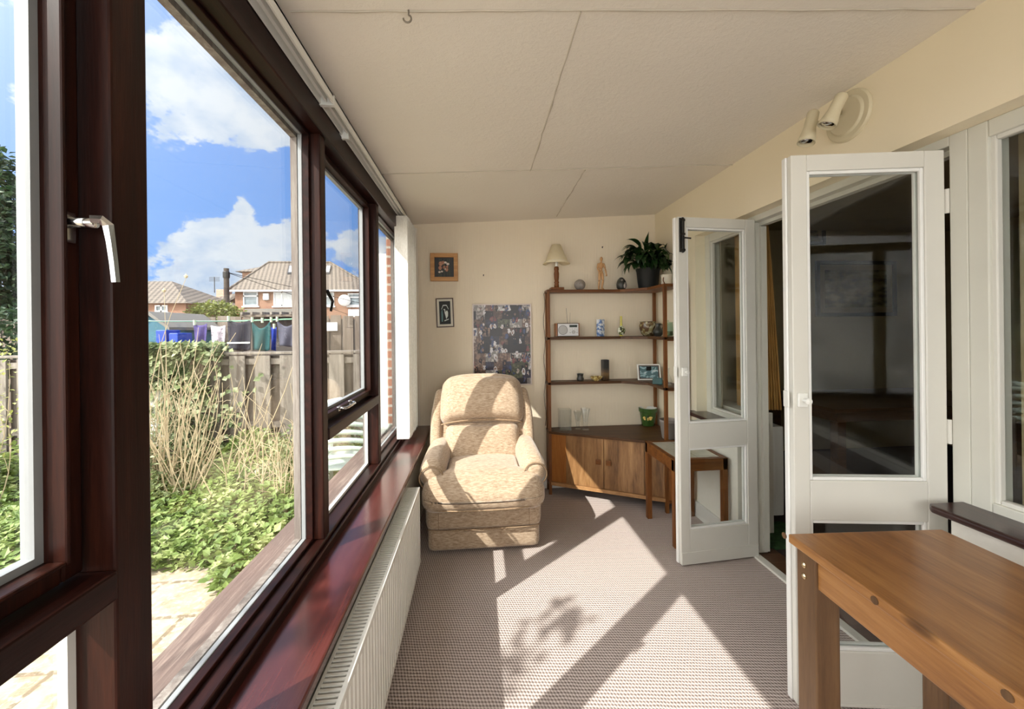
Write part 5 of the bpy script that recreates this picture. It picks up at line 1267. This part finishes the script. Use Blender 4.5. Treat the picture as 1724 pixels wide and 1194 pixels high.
# ---- planting --------------------------------------------------------------
def foliage(bm, c, r, n, L, W, rnd, shell=.75, clumps=0):
    cl = [Vector((rnd.gauss(0, .45), rnd.gauss(0, .45), rnd.gauss(0, .45))) for _ in range(clumps)] if clumps else None
    for _ in range(n):
        if cl:
            b_ = rnd.choice(cl); v = b_+Vector((rnd.gauss(0, .17), rnd.gauss(0, .17), rnd.gauss(0, .17)))
        else:
            v = Vector((rnd.gauss(0, 1), rnd.gauss(0, 1), rnd.gauss(0, 1))).normalized()*(shell+(1-shell)*rnd.random())
        p_ = Vector(c)+Vector((v.x*r[0], v.y*r[1], v.z*r[2])); d = (v.normalized()*.6+Vector((rnd.uniform(-1, 1), rnd.uniform(-1, 1), rnd.uniform(-1, .6))))
        s_ = rnd.uniform(.7, 1.3); leaf(bm, p_, d, Vector((rnd.uniform(-1, 1), rnd.uniform(-1, 1), 1)), L*s_, W*s_)
RN = random.Random(5)
# conifer at the left
tr = thing('tree', 'tall dark evergreen tree at the left edge of the near window', 'tree', (-10.8, 9.6, GZ))
bm = B()
for (x, y, z, r) in ((x_+1.8, y_, z_, r_) for (x_, y_, z_, r_) in ((-12.6, 9.6, 2.2, 1.5), (-12.2, 9.4, 3.5, 1.25), (-12.7, 9.6, 4.6, 1.0), (-11.7, 9.2, 2.6, .9), (-11.8, 9.3, 1.2, 1.0), (-13.4, 9.6, 3.3, 1.4), (-13.2, 9.7, 1.2, 1.4))): foliage(bm, (x, y, z), (r, r, r*1.05), 2600, .16, .09, RN, .55)
obj('foliage', bm, 'tree_leaf', tr)
bm = B(); tube(bm, [(-10.8, 9.6, GZ), (-10.7, 9.6, 2.5), (-10.8, 9.6, 4.5)], [.22, .15, .05], 8); obj('trunk', bm, 'bark', tr)
def shrub(label, c, r, n, L, W, mat='shrub_leaf', name='shrub', clumps=0):
    t = thing(name, label, 'shrub', (c[0], c[1], GZ)); bm = B(); foliage(bm, c, r, n, L, W, RN, .5, clumps); obj('foliage', bm, mat, t)
    bm = B(); tube(bm, [(c[0], c[1], GZ), (c[0], c[1], c[2])], [.04, .02], 6); obj('stem', bm, 'bark', t); return t
a = at(362, 520, 'y', 12); shrub('round yellow-green bush behind the washing line', (a.x, 12, a.z-.15), (.72, .6, .36), 1800, .09, .06)
a = at(20, 560, 'y', 7.0); shrub('dark green bush behind the fence at the left', (a.x-.4, 7.0, 1.2), (1.3, .7, .7), 2600, .11, .07, 'tree_leaf')
a = at(150, 520, 'y', 9); shrub('green bush beyond the fence behind the window post', (a.x, 9, 1.3), (1.4, .8, .8), 1800, .11, .07)
# ivy on the fence
iv = thing('ivy_plant', 'thick variegated ivy climbing over the fence and the white wall panel', 'climbing plant', (-3.3, 4.0, GZ))
bm = B()
for _ in range(5200):
    u = RN.random(); x = -3.14+.62*abs(RN.gauss(0, .45)) if RN.random() < .85 else -3.12-.5*RN.random(); z = GZ+(cap_z+.12-GZ)*RN.random()
    if x > -2.75+.35*(1-z) and RN.random() < .6: continue
    if x < -3.0 and z < .85 and RN.random() < .9: continue
    y = 4.20-.20*RN.random()*(.5+.5*math.sin(x*7+z*5)); leaf(bm, Vector((x, y, z)), Vector((RN.uniform(-1, 1), -.5, RN.uniform(-1, .3))), Vector((RN.uniform(-.6, .6), -1, .6)), RN.uniform(.045, .075), RN.uniform(.045, .07))
for _ in range(1500):
    leaf(bm, Vector((RN.uniform(-3.5, -2.55), RN.uniform(4.08, 4.35), cap_z+RN.uniform(-.03, .10))), rv(), Vector((0, -.4, 1)), .06, .055)
obj('leaves', bm, 'ivy_leaf', iv)
bm = B()
for _ in range(26):
    x = RN.uniform(-3.1, -2.6); pts = [(x+.05*math.sin(i+x*9), 4.17, GZ+i*.17) for i in range(8)]; tube(bm, pts, .006, 4)
obj('stems', bm, 'bark', iv)
# low weeds and ground ivy: uncountable
def zone(n, fn, mat, name, label, Lr=(.05, .09), wr=(.6, .9), hmax=.25):
    bm = B()
    for _ in range(n):
        x, y, h = fn()
        leaf(bm, Vector((x, y, GZ+h)), Vector((RN.uniform(-1, 1), RN.uniform(-1, 1), RN.uniform(-.2, .7))), Vector((RN.uniform(-.5, .5), RN.uniform(-.5, .5), 1)), (l := RN.uniform(*Lr)), l*RN.uniform(*wr))
    o = obj(name, bm, mat); tag(o, label, 'weeds', kind='stuff'); return o
def z1():
    while True:
        x = RN.uniform(-4.3, -.85); y = RN.uniform(2.15, 4.2)
        edge = 2.30+.22*math.sin(x*2.1)+.12*math.sin(x*6.3)+.12*max(0, x+2)
        if y > edge and not (x > -1.0 and y > 3.5):
            h = (y-edge)*.22*(.6+.4*math.sin(x*5+y*3))+RN.random()*.10; return x, y, min(h, .5)
zone(30000, z1, 'weed_leaf', 'ground_ivy', 'low green weeds and ivy covering the bed before the fence', (.028, .062))
def z2():
    while True:
        x = RN.uniform(-3.2, -1.2); y = RN.uniform(3.3, 4.2); h = RN.random()*.75*max(.15, math.sin(x*4.0+.8)*.5+.5); return x, y, h
zone(6000, z2, 'ivy_leaf', 'leafy_growth', 'taller pale leafy growth against the foot of the fence', (.03, .055))
def z3():
    x = RN.uniform(-7.5, -3.9); y = RN.uniform(2.9, 4.15); return x, y, RN.random()*.35*(y-2.7)
zone(7000, z3, 'weed_leaf', 'weed_patch', 'green weeds along the fence seen through the near window')
# sandy litter strip
# dry stems
def stems(label, cx_, cy_, n, hmin, hmax, spread, heads=False, lean=.25, seed=1, group='clumps of dry stems'):
    R_ = random.Random(seed); t = thing('dry_stem_clump', label, 'dry plant', (cx_, cy_, GZ), group=group); bm = B(); hb = B()
    for _ in range(n):
        a = R_.uniform(0, 2*PI); r = R_.random()*spread*.4; x, y = cx_+r*math.cos(a), cy_+r*math.sin(a)*.5; h = R_.uniform(hmin, hmax); lx, ly = R_.gauss(0, lean)*h, R_.gauss(0, lean*.4)*h; cv = R_.uniform(-.12, .12)
        pts = [Vector((x+lx*s+cv*math.sin(PI*s)*h, min(y+ly*s, FY-.06 if h < 1 else 9), GZ+h*s*(1-.08*abs(lx)*s))) for s in [i/6 for i in range(7)]]
        tube(bm, pts, [.0055-.0035*i/6 for i in range(7)], 4, cap=False)
        for b_ in range(R_.randint(1, 4)):
            s = R_.uniform(.3, .95); q = pts[int(s*6)]; d = Vector((R_.uniform(-1, 1), R_.uniform(-.3, .3), R_.uniform(.2, 1)))*R_.uniform(.06, .22); tube(bm, [q, q+d*.5+Vector((0, 0, .01)), q+d], .0018, 3, cap=False)
        if heads: lathe(hb, [(0, 0), (.012, .004), (.016, .02), (.006, .03), (0, .04)], *pts[-1], 6)
    obj('stems', bm, 'dry_stem', t)
    if heads: obj('seed_heads', hb, 'dry_stem', t)
    else: hb.free()
stems('tangle of pale dry stems arching in front of the ivy', -2.75, 3.75, 34, .9, 1.55, .9, False, .22, 3)
stems('dense thicket of dry stems at the middle of the big fixed pane', -2.45, 3.55, 40, .7, 1.5, .9, False, .20, 4)
stems('upright dry stems right of the thicket, before the grey fence', -1.75, 3.35, 26, .5, 1.05, .9, False, .16, 6)
stems('four tall seed-headed stalks rising above the ivy against the sky', -2.9, 3.5, 9, 1.55, 2.0, .7, True, .05, 8)
stems('short dry stalks beside the plastic garden chair', -1.35, 3.15, 30, .4, .9, .5, False, .14, 9)
stems('dry twiggy growth before the fence in the near window', -4.9, 3.9, 34, .7, 1.3, 1.4, False, .22, 10)
stems('budding brown twigs at the left edge of the near window', -4.1, 3.4, 36, .6, 1.3, 1.0, False, .25, 12)
bm = B()
for _ in range(900):
    x = RN.uniform(-5.6, -3.6); y = RN.uniform(3.2, 4.1); leaf(bm, Vector((x, y, RN.uniform(.4, 1.35))), rv(), Vector((0, 0, 1)), .045, .025)
tag(obj('twig_buds', bm, 'twig_leaf'), 'scattered yellow-green buds on the twigs by the near window', 'leaves', kind='stuff')
# tree beside the house on the sun's side; its shade falls on the carpet
t = thing('garden_tree', 'slender tree beside the house whose branch tips shade the carpet', 'tree', (-3.9, -1.9, GZ)); bm = B(); lf = B(); R_ = random.Random(2)
tube(bm, [(-3.9, -1.9, GZ), (-3.85, -1.85, 1.8), (-3.7, -1.7, 3.3)], [.07, .055, .035], 8)
for (tx, ty, tz_, n_) in ((-2.63, -.62, 3.66, 34), (-2.86, -.78, 3.62, 16), (-2.95, -.90, 3.70, 22), (-3.02, -.75, 3.60, 10)):
    a = Vector((-3.75, -1.75, 3.0)); tip = Vector((tx, ty, tz_)); pts = [a.lerp(tip, q_)+Vector((0, 0, .10*math.sin(PI*q_))) for q_ in (0, .25, .5, .75, 1)]; tube(bm, pts, [.030, .024, .018, .012, .005], 5)
    for _ in range(n_): leaf(lf, tip+rv(.11), rv(), Vector((0, 0, 1)), .08, .05)
obj('branches', bm, 'bark', t); obj('leaves', lf, 'shrub_leaf', t)
# ---- plastic garden chair --------------------------------------------------
def garden_chair(cx_, cy_, rz, label):
    t = thing('garden_chair', label, 'chair', (cx_, cy_, GZ), rz, None)
    def o(nm, bm, **k): return obj(nm, bm, 'garden_plastic', t, local=True, smooth=True, **k)
    for sx_ in (-1, 1):
        for (y0_, y1_, z1_) in ((-.25, -.22, .62), (.20, .26, .42)):
            bm = B(); tube(bm, [(sx_*.26, y0_, 0), (sx_*.25, y1_, z1_)], [.022, .026], 8); o('leg', bm)
        bm = B(); tube(bm, [(sx_*.25, -.24, .62), (sx_*.27, -.10, .65), (sx_*.265, .12, .66), (sx_*.24, .26, .70)], [.022, .026, .026, .020], 8); o('armrest', bm)
    bm = B(); cushion(bm, -.24, .24, -.24, .22, .405, .43, .012, n=6); o('seat', bm)
    # back: hooped frame with bowed cross slats
    pts = [(-.235, .22, .42), (-.245, .27, .62), (-.22, .31, .82), (-.13, .335, .92), (0, .34, .945), (.13, .335, .92), (.22, .31, .82), (.245, .27, .62), (.235, .22, .42)]
    bm = B(); tube(bm, pts, .022, 8); o('back_frame', bm)
    for k_ in range(7):
        z = .485+k_*.062; w_ = .24-.0*k_-(.05 if k_ == 6 else 0); yb = .225+.125*(z-.42)/.5; bm = B(); rows = []
        for j in range(11):
            s = -1+.2*j; x_ = s*w_; zz = z+.045*(1-s*s); yy = yb+.035*(1-s*s)
            rows.append([bm.verts.new((x_, yy-.006, zz-.017)), bm.verts.new((x_, yy+.006, zz-.017)), bm.verts.new((x_, yy+.008, zz+.017)), bm.verts.new((x_, yy-.004, zz+.017))])
        for a, b in zip(rows, rows[1:]):
            for j in range(4): bm.faces.new((a[j], a[(j+1) % 4], b[(j+1) % 4], b[j]))
        bm.faces.new(rows[0]); bm.faces.new(rows[-1][::-1]); o('back_slat', bm)
    return t
garden_chair(-.975, 3.24, math.radians(182), 'pale plastic garden chair with a slatted back outside the window')
